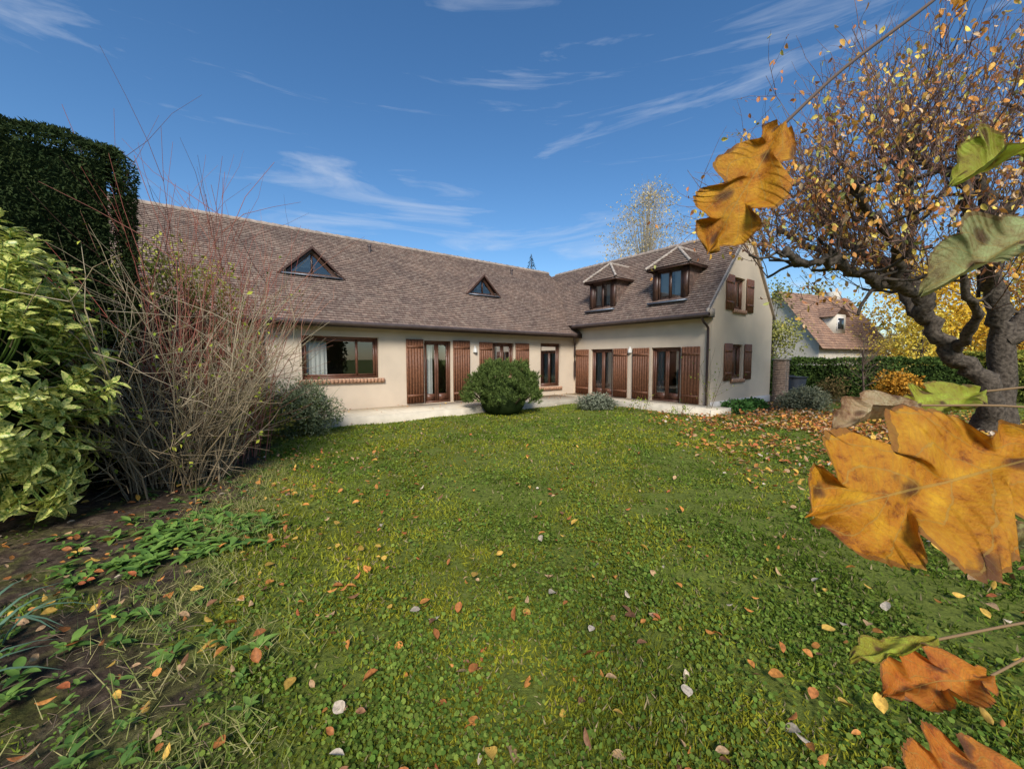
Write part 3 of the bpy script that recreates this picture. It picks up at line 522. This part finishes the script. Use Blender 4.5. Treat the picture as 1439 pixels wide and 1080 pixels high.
# ------------------------------------------------------------------ mugo pine
mp_=MB(); NE=([[-.10,0,0],[.10,0,0],[0,1,0]],[[0,1,2]])
for i in range(950):
    d=dirs(1)[0]; d[2]=abs(d[2])*1.05-.3*random.random(); d=norm(d); l=(.78+.36*float(vnoise(math.atan2(d[1],d[0])*2,d[2]*3,.5,55)))*(1-.22*random.random()**2); p=np.array([-.3,12.9,.55])+d*np.array([1.2,1.0,1.1])*l; p[2]=max(.10,p[2])
    k=44; ax=norm(d+np.array([0,0,.9])); dd=norm(ax*.75+R.normal(size=(k,3))*.65); pos=p+ax*(R.random(k)*.17)[:,None]; col=cmix((.07,.11,.03),(.22,.29,.075),R.random(k))*(.65+.6*random.random())
    V,F,Cc=scat(*NE,pos,dd,R.normal(size=(k,3)),.08+.04*R.random(k),col); mp_.add(V,F,Cc)
blob(mp_,(-.3,12.9,.5),(1.1,.95,1.0),1,.01,(.02,.03,.01),(.02,.03,.01),cf=.72)
for k in range(7):
    a=k*.9; tube(mp_,[[-.3,12.9,0],[-.3+.5*math.cos(a),12.9+.5*math.sin(a),.25],[-.3+.95*math.cos(a),12.9+.85*math.sin(a),.6]],[.05,.04,.02],5,(.1,.07,.05))
mp_.build('mugo_pine',[M_leaf,simple('pine_interior',(.03,.045,.015),1,.3,5,spec=0)])
def bush(name,c,rad,n,size,c1,c2,seed,**k):
    mb=MB(); blob(mb,c,rad,n,size,c1,c2,seed=seed,**k); mb.build(name,[M_leaf,M_dark])
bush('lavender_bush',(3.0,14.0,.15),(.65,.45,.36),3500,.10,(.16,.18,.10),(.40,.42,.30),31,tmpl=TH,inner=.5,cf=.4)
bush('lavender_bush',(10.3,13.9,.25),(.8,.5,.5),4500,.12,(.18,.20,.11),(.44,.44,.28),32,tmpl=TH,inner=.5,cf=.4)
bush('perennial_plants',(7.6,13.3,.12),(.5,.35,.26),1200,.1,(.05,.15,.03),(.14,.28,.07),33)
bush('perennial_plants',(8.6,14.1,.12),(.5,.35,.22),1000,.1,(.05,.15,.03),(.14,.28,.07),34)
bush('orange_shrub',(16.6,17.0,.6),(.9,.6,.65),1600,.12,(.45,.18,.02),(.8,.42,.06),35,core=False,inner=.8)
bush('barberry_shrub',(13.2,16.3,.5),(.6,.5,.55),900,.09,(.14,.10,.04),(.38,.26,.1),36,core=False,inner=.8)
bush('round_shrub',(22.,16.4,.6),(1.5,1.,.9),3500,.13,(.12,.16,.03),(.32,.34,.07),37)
ro=MB(); stems(ro,(6.35,12.75),9,.35,2.3,.25,(.14,.09,.05),(.12,.14,.05),.007,3,.9); ro.build('climbing_rose',M_twig)
ro=MB(); stems(ro,(4.3,13.2),9,.7,.8,.5,(.14,.1,.06),(.12,.12,.05),.006,3,.8); stems(ro,(5.2,12.2),8,.7,.8,.5,(.14,.1,.06),(.12,.12,.05),.006,3,.8); ro.build('rose_bush',M_twig)
# ------------------------------------------------------------------ brick pillar, bin
bk=MB(); a=h2w(5.35,-6.6); rr=math.atan2(U[1],U[0])
for k in range(24):
    for q in range(2):
        boxm(bk,(a[0]+ (q-.5)*.24*U[0],a[1]+(q-.5)*.24*U[1],.04+k*.072),(.23,.44,.064),(.4,.2,.1),0,rr)
boxm(bk,(a[0],a[1],.85),(.44,.4,1.7),(.4,.35,.3),1,rr); boxm(bk,(a[0],a[1],1.76),(.56,.52,.06),(.4,.2,.1),1,rr)
bk.build('brick_pillar',[simple('pillar_brick',(.45,.31,.22),.9,.35,12,.4,60,.2),simple('pillar_mortar',(.48,.41,.33),.9,.1,9)])
M_bin=simple('bin_plastic',(.045,.05,.055),.45,.1,5)
bn=MB(); c=(12.35,17.3)
v=[]
for z,s in((.08,.22),(.95,.29)):
    for x,y in((-1,-1),(1,-1),(1,1),(-1,1)): v.append([c[0]+x*s,c[1]+y*s*1.15,z])
bn.add(v,[[0,1,5,4],[1,2,6,5],[2,3,7,6],[3,0,4,7],[0,1,2,3],[4,5,6,7]]); boxm(bn,(c[0],c[1],.985),(.64,.74,.06)); boxm(bn,(c[0],c[1]+.36,1.02),(.5,.06,.06))
for s in(-1,1): tube(bn,[[c[0]+s*.2,c[1]+.26,.1],[c[0]+s*.26,c[1]+.26,.1]],.1,12)
bn.build('trash_bin',M_bin)
# ------------------------------------------------------------------ neighbour house
nh=bpy.data.objects.new('neighbour_house',None); sc.collection.objects.link(nh); nh.location=(24.9,33,0); nh.rotation_euler=(0,0,math.radians(24))
q=MB()
for a,b2 in(((-4.6,-3),(4.6,-3)),((4.6,-3),(4.6,3)),((4.6,3),(-4.6,3)),((-4.6,3),(-4.6,-3))): q.add([[*a,0],[*b2,0],[*b2,2.9],[*a,2.9]],[0,1,2,3])
q.add([[4.6,-3,2.9],[4.6,3,2.9],[4.6,0,6.9]],[0,1,2]); q.add([[-4.6,-3,2.9],[-4.6,3,2.9],[-4.6,0,6.9]],[0,1,2]); boxm(q,(-1.2,-1.7,4.4),(1.5,1.6,1.5)); boxm(q,(3.2,.3,6.6),(.6,.9,1.9)); q.build('walls',simple('neighbour_render',(.58,.52,.42),.9,.1,2),nh)
q=MB(); roofp(q,(-4.9,-3.4,2.5),(4.9,-3.4,2.5),(-4.9,0,7.05),(4.9,0,7.05),24,.3); roofp(q,(-4.9,3.4,2.5),(4.9,3.4,2.5),(-4.9,0,7.05),(4.9,0,7.05),12,.3)
for s in(-1,1): roofp(q,(-1.2+s*1.0,-2.7,4.95),(-1.2+s*1.0,-.6,4.95),(-1.2,-2.7,5.8),(-1.2,-.4,5.8),5,.3)
q.build('roof',tilemat('neighbour_tiles',(.40,.24,.16),(.25,.15,.11),(.42,.31,.23)),nh)
q=MB(); boxm(q,(-1.2,-2.52,4.45),(.9,.06,1.0)); q.build('dormer_frame',M_white,nh); q=MB(); boxm(q,(-1.2,-2.56,4.45),(.7,.06,.8)); boxm(q,(2.5,-3.02,1.4),(1.2,.06,1.2)); q.build('window_glass',simple('dark_glass',(.03,.035,.04),.1,.1,2,spec=.8),nh)
# ------------------------------------------------------------------ trees
def tree(name,base,H,cr,nclump,nleaf,size,c1,c2,barkc=(.12,.09,.07),trunk=.16,seed=0,z0=.3,gauss=.55,tw=1):
    rng=random.Random(seed); mb=MB(); b0=np.array([*base,0.]); top=b0+np.array([rng.gauss(0,.3),rng.gauss(0,.3),H*.93]); tp=crom([b0,b0*.5+top*.5+[rng.gauss(0,.2),rng.gauss(0,.2),0],top],5); tube(mb,tp,np.linspace(trunk,trunk*.12,len(tp)),7,barkc,1)
    per=max(1,nleaf//nclump)
    for i in range(nclump):
        t=z0+(1-z0)*rng.random(); ang=rng.random()*6.283; prof=math.sin(math.pi*min(1,(t-z0)/(1-z0)*.85+.12)); rr=cr*prof*math.sqrt(rng.random())
        c=np.array([b0[0]+rr*math.cos(ang),b0[1]+rr*math.sin(ang),H*t]); k=int((t*.72)*(len(tp)-1)); s0=tp[k]
        tube(mb,crom([s0,(s0+c)/2+[0,0,-.1*rr],c],3),np.linspace(trunk*.28,trunk*.05,7),4,barkc,1)
        for _ in range(tw): e=c+np.array([rng.gauss(0,.8),rng.gauss(0,.8),rng.gauss(.5,.6)])*gauss*1.3; tube(mb,[c,(c+e)/2+R.normal(size=3)*.1,e],[trunk*.06,trunk*.04,trunk*.02],3,barkc,1)
        P=c+R.normal(size=(per,3))*gauss*np.array([1,1,.75]); sh_=rng.random(); col=cmix(c1,c2,np.clip(sh_*.6+.5*R.random(per)+(P[:,2]-c[2])*.25,0,1)); V,F,Cc=scat(*LEAF2,P,dirs(per,-.4),dirs(per,.6),size*(.6+.8*R.random(per)),col); mb.add(V,F,Cc)
    return mb.build(name,[M_leaf,M_twig])
tree('birch_tree',(11.9,35),16.2,3.6,150,4500,.16,(.50,.38,.15),(.78,.62,.30),(.42,.36,.28),.16,3,.45,.7,7)
tree('maple_tree',(29.5,28),8.0,3.4,60,8000,.22,(.6,.34,.03),(.95,.66,.08),(.1,.08,.06),.2,4,.2,.7)
tree('maple_tree',(36,27),8.5,4,60,7000,.24,(.55,.28,.03),(.9,.55,.08),(.1,.08,.06),.2,5,.15,.8)
tree('maple_tree',(24.6,24),4.6,1.9,40,3800,.15,(.6,.42,.04),(.95,.75,.14),(.1,.08,.06),.1,15,.1,.5)
tree('ash_tree',(42,30),12,5,80,7000,.28,(.28,.24,.04),(.65,.5,.1),(.1,.08,.06),.25,6,.15,.9)
tree('laurel_tree',(13.7,20.8),5.6,.8,24,3200,.13,(.18,.2,.05),(.47,.44,.13),(.1,.08,.06),.1,7,.15,.36)
tree('oak_tree',(46,24),12,6,70,6000,.32,(.05,.09,.02),(.18,.22,.04),(.08,.06,.05),.3,8,.1,1.)
tree('oak_tree',(33,44),9,5,60,4000,.34,(.12,.14,.03),(.45,.38,.08),(.08,.06,.05),.3,9,.1,1.)
tree('young_cherry',(15.0,16.8),3.2,1.1,40,170,.09,(.4,.32,.1),(.6,.42,.14),(.16,.11,.08),.05,10,.25,.35,6)
cf=MB()
for i in range(1300):
    t=random.random(); a=random.random()*6.28; r=3.0*(1-t)*(.5+.5*random.random()); z=3+9.6*t; V,F,Cc=scat(*LEAF2,np.array([[2.0+r*math.cos(a),42+r*math.sin(a),z]]),np.array([[math.cos(a),math.sin(a),-.3]]),np.array([[0,0,1.]]),.7*(1.15-t),np.array([[.03,.055,.03]])*(.6+.8*random.random())); cf.add(V,F,Cc)
tube(cf,[[2.0,42,0],[2.0,42,12.7]],[.25,.03],6,(.1,.07,.05)); cf.build('spruce_tree',M_leaf)
bt=MB()
for i in range(130):
    a=-1.35+2.7*i/130; D=75+30*random.random(); c=np.array([D*math.sin(a),D*math.cos(a)]); h=6+5*random.random(); n=150; P=np.c_[c[0]+R.normal(size=n)*2.6,c[1]+R.normal(size=n)*2.6,np.abs(R.normal(size=n))*h*.42]; pal=[((.07,.11,.03),(.2,.22,.06)),((.4,.24,.04),(.65,.45,.08)),((.16,.13,.06),(.3,.23,.11))][random.choice([0,0,1,2])]
    V,F,Cc=scat(*LEAF2,P,dirs(n),dirs(n,.5),1.2*(.6+.8*R.random(n)),cmix(*pal,R.random(n))); bt.add(V,F,Cc)
bt.build('distant_trees',M_leaf)
# ------------------------------------------------------------------ old pollarded tree (right)
pt=MB(); PT=[]; TD=9.5; BK=(.088,.070,.052)
limbs=[
 ([(11.7,0,-.1),(11.35,.0,1.15),(10.65,.1,1.85),(10.05,.15,2.7),(9.7,.0,3.35)],(.30,.22,.19,.18,.16)),
 ([(9.7,0,3.35),(8.9,-.1,3.5),(8.0,-.3,3.65),(7.35,-.4,3.95),(6.65,-.5,3.85),(6.05,-.6,4.1)],(.16,.13,.115,.10,.08,.07)),
 ([(9.9,0,3.1),(9.4,.5,4.05),(8.7,.7,4.5),(8.1,.9,5.3),(7.75,.8,6.2)],(.16,.13,.11,.09,.07)),
 ([(9.5,.2,3.9),(9.05,-.3,5.0),(8.6,-.5,5.9),(8.75,-.6,6.6)],(.12,.10,.09,.06)),
 ([(8.9,-.1,3.5),(8.3,-.7,4.3),(7.6,-1.0,4.7),(7.0,-1.2,5.3)],(.11,.09,.08,.06)),
 ([(7.9,-.3,3.7),(7.4,.5,4.5),(6.8,.8,5.0)],(.08,.07,.06)),
 ([(12.1,.3,-.1),(12.1,.3,2.2),(11.7,.3,3.55),(11.45,.2,4.7),(10.9,.1,6.2),(10.4,0,7.0)],(.34,.24,.19,.16,.13,.09)),
 ([(11.6,.3,3.5),(10.9,-.4,4.2),(10.1,-.6,4.7),(9.6,-.9,5.3),(9.5,-1,6.1)],(.14,.12,.11,.09,.07)),
 ([(11.45,.2,4.7),(12.2,.3,5.6),(12.6,.3,6.8),(12.4,.3,7.8)],(.14,.12,.10,.07)),
 ([(11.3,.2,5.0),(11.6,-.6,5.8),(11.3,-.9,6.8)],(.12,.10,.08)),
 ([(10.9,.1,6.1),(10.2,.7,6.6),(9.8,.8,7.3)],(.10,.08,.06)),
 ([(10.65,.1,1.9),(10.2,-.7,2.6),(9.4,-1.2,3.2),(8.9,-1.5,3.9)],(.11,.09,.07,.05)),
 ([(12.1,.3,2.2),(13.2,.2,3.4),(13.9,0,4.8),(13.7,0,6.2)],(.2,.16,.12,.08)),
 ([(10.3,.2,2.4),(10.4,1.3,3.6),(9.9,1.9,4.8),(9.4,2.1,5.6)],(.13,.11,.09,.07)),
]
for pts,rad_ in limbs:
    P=np.array([(x,TD+y,z) for x,y,z in pts]); S=crom(P,6); rr=np.interp(np.linspace(0,1,len(S)),np.linspace(0,1,len(rad_)),rad_); S[1:-1]+=R.normal(size=(len(S)-2,3))*.045; rr=rr*(1+R.normal(size=len(S))*.09)
    tube(pt,S,rr,10,BK)
    for k in range(4,len(S)): PT.append((S[k],rr[k],norm(S[k]-S[k-1])))
    e=S[-1]; tube(pt,[e-[0,0,.08],e,e+[0,0,.08],e+[0,0,.15]],[rr[-1]*.9,rr[-1]*1.4,rr[-1]*1.2,.01],8,BK)
spurs=[]
for _ in range(150):
    p,r,d=random.choice(PT)
    if p[2]<2.9: continue
    dv=norm(np.array([random.gauss(0,.8),random.gauss(0,.8),random.gauss(.7,.4)])); L=.35+.7*random.random(); q=[p]
    for k in range(4): dv=norm(dv+R.normal(size=3)*.38); q.append(q[-1]+dv*L/4)
    r0=min(r*.5,.05); tube(pt,q,[r0,r0*.85,r0*.7,r0*.7,r0*.75],6,BK); spurs.append((q[-1],r0,dv))
LP=[]
def twig(p,dv,L,r,depth):
    q=[p]; n=5
    for k in range(n): dv=norm(dv+R.normal(size=3)*.14+np.array([0,0,.04])); q.append(q[-1]+dv*L/n)
    q=np.array(q); tube(pt,q,np.linspace(r,r*.4,n+1),3,(.22,.125,.095) if depth else (.17,.11,.085))
    for k in range(1,n+1):
        if random.random()<.4: LP.append(q[k]+R.normal(size=3)*.03)
    if depth<2:
        for _ in range(4 if depth==0 else 1): k=random.randint(1,n-1); twig(q[k],norm(dv+R.normal(size=3)*.65),L*.5,r*.6,depth+1)
src=spurs*3+[x for x in PT if x[0][2]>3.3][::2]
for p,r,d in src:
    out=norm(np.array([p[0]-10.3,p[1]-TD,(p[2]-3.6)])); dv=norm(out*.7+np.array([random.gauss(-.1,.5),random.gauss(0,.5),.65+random.random()*.5])); twig(p,dv,1.0+1.7*random.random(),.0125,0)
LP=np.array(LP); n=len(LP)
keep=R.random(n)<np.where(LP[:,2]>5.5,.5,.9); LP=LP[keep]; n=len(LP)
V,F,Cc=scat(*LEAFG,LP,dirs(n,-1.0,.6),dirs(n),.08+.08*R.random(n),np.array([[.68,.29,.06],[.80,.44,.09],[.50,.19,.07],[.66,.44,.24],[.85,.64,.12],[.50,.50,.14]])[R.choice(6,n,p=[.24,.2,.17,.13,.17,.09])]*(.75+.5*R.random(n))[:,None]); pt.add(V,F,Cc,1)
pt.build('pollarded_tree',[M_bark,M_dead],smooth=True)
# ------------------------------------------------------------------ near hydrangea leaves
m,nt,b=newmat('hydrangea_leaf'); at=N(nt,'ShaderNodeAttribute'); at.attribute_name='Col'; tc=N(nt,'ShaderNodeTexCoord'); sx=N(nt,'ShaderNodeSeparateXYZ'); nt.links.new(tc.outputs['UV'],sx.inputs[0])
def mth(op,a,b_=None,c_=None):
    q=N(nt,'ShaderNodeMath'); q.operation=op
    for i,z in enumerate((a,b_,c_)):
        if z is None: continue
        if isinstance(z,(int,float)): q.inputs[i].default_value=z
        else: nt.links.new(z,q.inputs[i])
    return q.outputs[0]
n3=N(nt,'ShaderNodeTexNoise'); n3.inputs['Scale'].default_value=45; n3.inputs['Detail'].default_value=4; nt.links.new(tc.outputs['Object'],n3.inputs['Vector'])
wob=mth('MULTIPLY',mth('SUBTRACT',n3.outputs['Fac'],.5),.12)
au_=mth('ABSOLUTE',sx.outputs[0]); mid=mth('LESS_THAN',au_,.018)
tw_=mth('ADD',sx.outputs[1],mth('MULTIPLY',wob,.5))
fr_=mth('FRACT',mth('MULTIPLY',mth('SUBTRACT',tw_,mth('MULTIPLY',au_,.24)),7.)); side=mth('MULTIPLY',mth('LESS_THAN',mth('ABSOLUTE',mth('SUBTRACT',fr_,.5)),.03),.8)
fr2=mth('FRACT',mth('MULTIPLY',mth('ADD',tw_,mth('MULTIPLY',au_,.35)),30.)); sid2=mth('MULTIPLY',mth('LESS_THAN',mth('ABSOLUTE',mth('SUBTRACT',fr2,.5)),.07),.25)
vein=mth('MAXIMUM',mth('MAXIMUM',mid,side),sid2)
n1=N(nt,'ShaderNodeTexNoise'); n1.inputs['Scale'].default_value=30; n1.inputs['Detail'].default_value=9; n1.inputs['Roughness'].default_value=.75; nt.links.new(tc.outputs['Object'],n1.inputs['Vector'])
vo=N(nt,'ShaderNodeTexVoronoi'); vo.voronoi_dimensions='2D'; vo.inputs['Scale'].default_value=3.4
cb=N(nt,'ShaderNodeCombineXYZ'); nt.links.new(mth('ADD',mth('MULTIPLY',sx.outputs[0],.30),mth('MULTIPLY',wob,.9)),cb.inputs[0]); nt.links.new(mth('ADD',sx.outputs[1],mth('MULTIPLY',wob,.7)),cb.inputs[1]); nt.links.new(cb.outputs[0],vo.inputs['Vector'])
ra=ramp(nt,n1.outputs['Fac'],[(.34,(.40,.22,.15)),(.45,(.92,.75,.6)),(.56,(1.05,1.05,.9)),(.68,(1.3,1.5,1.3))]); mA=N(nt,'ShaderNodeMix'); mA.data_type='RGBA'; mA.blend_type='MULTIPLY'; mA.inputs[0].default_value=1; nt.links.new(at.outputs['Color'],mA.inputs[6]); nt.links.new(ra.outputs[0],mA.inputs[7])
rb=ramp(nt,vo.outputs['Distance'],[(.07,(.9,.9,.9)),(.14,(.6,.6,.6)),(.21,(0,0,0))]); mB=N(nt,'ShaderNodeMix'); mB.data_type='RGBA'; nt.links.new(rb.outputs[0],mB.inputs[0]); nt.links.new(mA.outputs[2],mB.inputs[6]); mB.inputs[7].default_value=(.10,.035,.012,1)
mC=N(nt,'ShaderNodeMix'); mC.data_type='RGBA'; nt.links.new(mth('MULTIPLY',vein,.6),mC.inputs[0]); nt.links.new(mB.outputs[2],mC.inputs[6]); mC.inputs[7].default_value=(.50,.32,.07,1)
rim=mth('MULTIPLY',mth('GREATER_THAN',mth('ADD',au_,mth('MULTIPLY',wob,2.)),.93),.6); mD=N(nt,'ShaderNodeMix'); mD.data_type='RGBA'; nt.links.new(rim,mD.inputs[0]); nt.links.new(mC.outputs[2],mD.inputs[6]); mD.inputs[7].default_value=(.20,.08,.025,1)
nt.links.new(mD.outputs[2],b.inputs['Base Color']); b.inputs['Roughness'].default_value=.5
bp=N(nt,'ShaderNodeBump'); bp.inputs['Strength'].default_value=1.; bp.inputs['Distance'].default_value=.006; nt.links.new(mth('SUBTRACT',n1.outputs['Fac'],mth('MULTIPLY',vein,.8)),bp.inputs['Height']); nt.links.new(bp.outputs['Normal'],b.inputs['Normal'])
tr=N(nt,'ShaderNodeBsdfTranslucent'); nt.links.new(mD.outputs[2],tr.inputs['Color']); ms=N(nt,'ShaderNodeMixShader'); ms.inputs[0].default_value=.3; nt.links.new(b.outputs[0],ms.inputs[1]); nt.links.new(tr.outputs[0],ms.inputs[2]); nt.links.new(ms.outputs[0],nt.nodes['Material Output'].inputs['Surface']); M_hyd=m
hy=MB()
def bigleaf(base,tip,nrm,wid,col,seed=0,curl=.1,cup=.15,lob=.42):
    base=np.array(base,float);tip=np.array(tip,float); L=np.linalg.norm(tip-base); d=(tip-base)/L; s=norm(np.cross(d,nrm)); n_=np.cross(s,d); nt_,nj=150,9; v=[];uv=[];f=[]
    jt=np.random.default_rng(seed).random((2,nt_+1))
    for i in range(nt_+1):
        t=i/nt_; env=max(.0,math.sin(math.pi*min(1,t*.97+.02)**.85))**.8
        for j in range(-nj,nj+1):
            u=j/nj; sd=0 if u<0 else 1; ph=(t*(3.0+.4*sd)+.12+sd*.25+seed*.13)%1.; dw=min(ph,1-ph); lobe=1-lob*math.exp(-(dw/.13)**2)-.22*abs(ph-.62); ser=1-.05*((t*21+sd*.3)%1.)-.06*jt[sd][i//4]; w_=wid*1.08*env*lobe*ser
            yy=t*L+abs(u)**1.3*.16*L*math.sin(math.pi*t)
            zz=cup*L*(abs(u)**1.5)*math.sin(math.pi*t)-curl*L*t*t+.028*L*math.sin(u*5+t*9+seed)+.012*L*abs(u)*math.sin(t*19+seed)
            v.append(base+s*u*w_*L+d*yy+n_*zz); uv.append([u,t+seed*1.37])
    W=2*nj+1
    for i in range(nt_):
        for j in range(W-1): f.append([i*W+j,i*W+j+1,(i+1)*W+j+1,(i+1)*W+j])
    hy.add(v,f,col,0,uv)
def pet(pts,r=.0025,c=(.25,.16,.08)): tube(hy,crom(pts,5),r,6,c,1)
OR=(.66,.30,.012); OR2=(.62,.21,.02); PG=(.36,.38,.17); YG=(.40,.44,.045); TAN=(.50,.38,.24)
bigleaf((.66,.47,1.640),(.345,.45,1.568),(-.2,-.75,.5),.30,OR,1,.0,.05)
bigleaf((.330,.5,2.035),(.243,.5,1.885),(-.3,-.9,.25),.28,OR,2,.05,.12)
bigleaf((.66,.52,1.315),(.50,.50,1.318),(0,-.35,1),.28,OR2,3,.12,.15)
bigleaf((.74,.52,1.160),(.54,.50,1.180),(0,-.4,1),.3,OR2,4,.05,.1)
bigleaf((.71,.52,1.925),(.52,.5,1.85),(.1,-.6,.8),.19,PG,5,.10,.2,.2)
bigleaf((.71,.56,2.03),(.55,.5,1.985),(.0,-.5,.7),.19,YG,6,.1,.2,.25)
bigleaf((.72,.52,1.52),(.57,.5,1.485),(0,-.3,1),.18,PG,7,.05,.2,.2)
bigleaf((.58,.56,1.685),(.435,.53,1.665),(0,-.35,1),.17,TAN,8,.08,.2,.25)
bigleaf((.74,.62,1.70),(.58,.58,1.675),(.1,-.6,1),.22,YG,9,.03,.1,.25)
bigleaf((.56,.50,1.382),(.42,.47,1.379),(0,.02,1),.12,YG,10,.02,.06,.2)
bigleaf((.62,.55,2.27),(.54,.5,2.185),(0,-.6,.5),.25,OR,11,.1,.1)
pet([(1.02,.7,0.0),(1.02,.62,.7),(.93,.57,1.3),(.84,.56,1.9),(.76,.56,2.35)],.008,(.28,.2,.13))
pet([(.76,.56,2.35),(.60,.52,2.26),(.50,.5,2.175),(.40,.5,2.10),(.330,.5,2.035)],.0022,(.14,.10,.08))
for z,e in((1.68,(.66,.47,1.640)),(1.37,(.66,.52,1.315)),(1.22,(.74,.52,1.160)),(1.9,(.71,.52,1.925)),(1.98,(.71,.56,2.03)),(1.5,(.72,.52,1.52)),(1.66,(.58,.56,1.685)),(1.7,(.74,.62,1.70)),(1.37,(.56,.5,1.382)),(2.3,(.62,.55,2.27))):
    a=np.array([float(np.interp(z,[.7,1.3,1.9,2.35],[1.02,.93,.84,.76])),.565,z]); e=np.array(e); pet([a,(a+e)/2+[0,0,.01],e],.0018)
hy.build('hydrangea_bush',[M_hyd,M_twig],smooth=True)
# ------------------------------------------------------------------ bed plants lower-left
wd_=MB(); LW=leafgrid(6,.22,.1,-.35)
def rosette(c,k,L,c1=(.08,.17,.03),c2=(.21,.34,.06)):
    an=np.arange(k)*2.4+random.random()*6; el=.25+.7*R.random(k); d=np.c_[np.cos(an)*np.cos(el*.9),np.sin(an)*np.cos(el*.9),np.sin(el*.9)]; V,F,Cc=scat(*LW,np.tile([c[0],c[1],.02],(k,1))+R.normal(size=(k,3))*.012,d,np.tile([0,0,1.],(k,1)),L*(.5+.7*R.random(k)),cmix(c1,c2,R.random(k))); wd_.add(V,F,Cc)
for _ in range(70): rosette((-3.15+random.gauss(0,.38),3.7+random.gauss(0,.36)),9,.12)
for _ in range(12): rosette((-2.45+random.gauss(0,.4),2.25+random.gauss(0,.2)),8,.11)
for _ in range(170):
    y=1.35+random.random()**1.3*6.5; rosette((float(bedx(y))+.2-random.random()*1.6,y),6,.04+.035*random.random(),(.08,.17,.03),(.18,.28,.05))
for _ in range(22): rosette((-4.1+random.gauss(0,.6),5.0+random.gauss(0,.5)),9,.09,(.05,.13,.03),(.12,.24,.04))
wd_.build('primrose_plants',M_weed,smooth=True)
iris=MB()
for c in((-3.15,2.25),(-2.75,1.75)):
    for k in range(9):
        a=random.random()*6.28; L=.35+.2*random.random(); q=[np.array([c[0]+random.gauss(0,.05),c[1]+random.gauss(0,.05),0])]; e=np.array([math.cos(a),math.sin(a),0])
        for t in np.linspace(0,1,7)[1:]: q.append(q[0]+e*L*t**1.3+np.array([0,0,L*(1.5*t-1.15*t*t)]))
        s=np.cross(e,[0,0,1]); v=[];w0=.014
        for i,t in enumerate(np.linspace(0,1,7)): ww=w0*(1-t**2)+.0005; v+=[q[i]-s*ww,q[i]+s*ww]
        iris.add(v,[[2*i,2*i+1,2*i+3,2*i+2] for i in range(6)],(.13,.23,.14))
iris.build('iris_plants',M_weed,smooth=True)
lg=MB(); n=7000; Y=1.4+R.random(n)*5.5; X=bedx(Y)+R.normal(size=n)*.35; k=vnoise(X,Y,.4,61)>.42; X,Y=X[k],Y[k]; n=len(X)
V,F,Cc=scat(*BLADE3,np.c_[X,Y,np.zeros(n)],dirs(n,.35,.7),dirs(n,.5),np.c_[.004+.003*R.random(n),.07+.10*R.random(n)],cmix((.18,.25,.04),(.52,.44,.20),R.random(n))); V[:,2]=np.abs(V[:,2]); lg.add(V,F,Cc); lg.build('long_grass',M_leaf)
li=MB()
for _ in range(500):
    y=1.4+random.random()*5.5; x=float(bedx(y))-random.random()*2.2; a=random.random()*6.28; L=.04+.12*random.random(); tube(li,[[x,y,.02],[x+L*.5*math.cos(a),y+L*.5*math.sin(a),.035],[x+L*math.cos(a+.3),y+L*math.sin(a+.3),.02]],.0025,3,(.2,.14,.09))
li.build('twig_litter',M_twig)
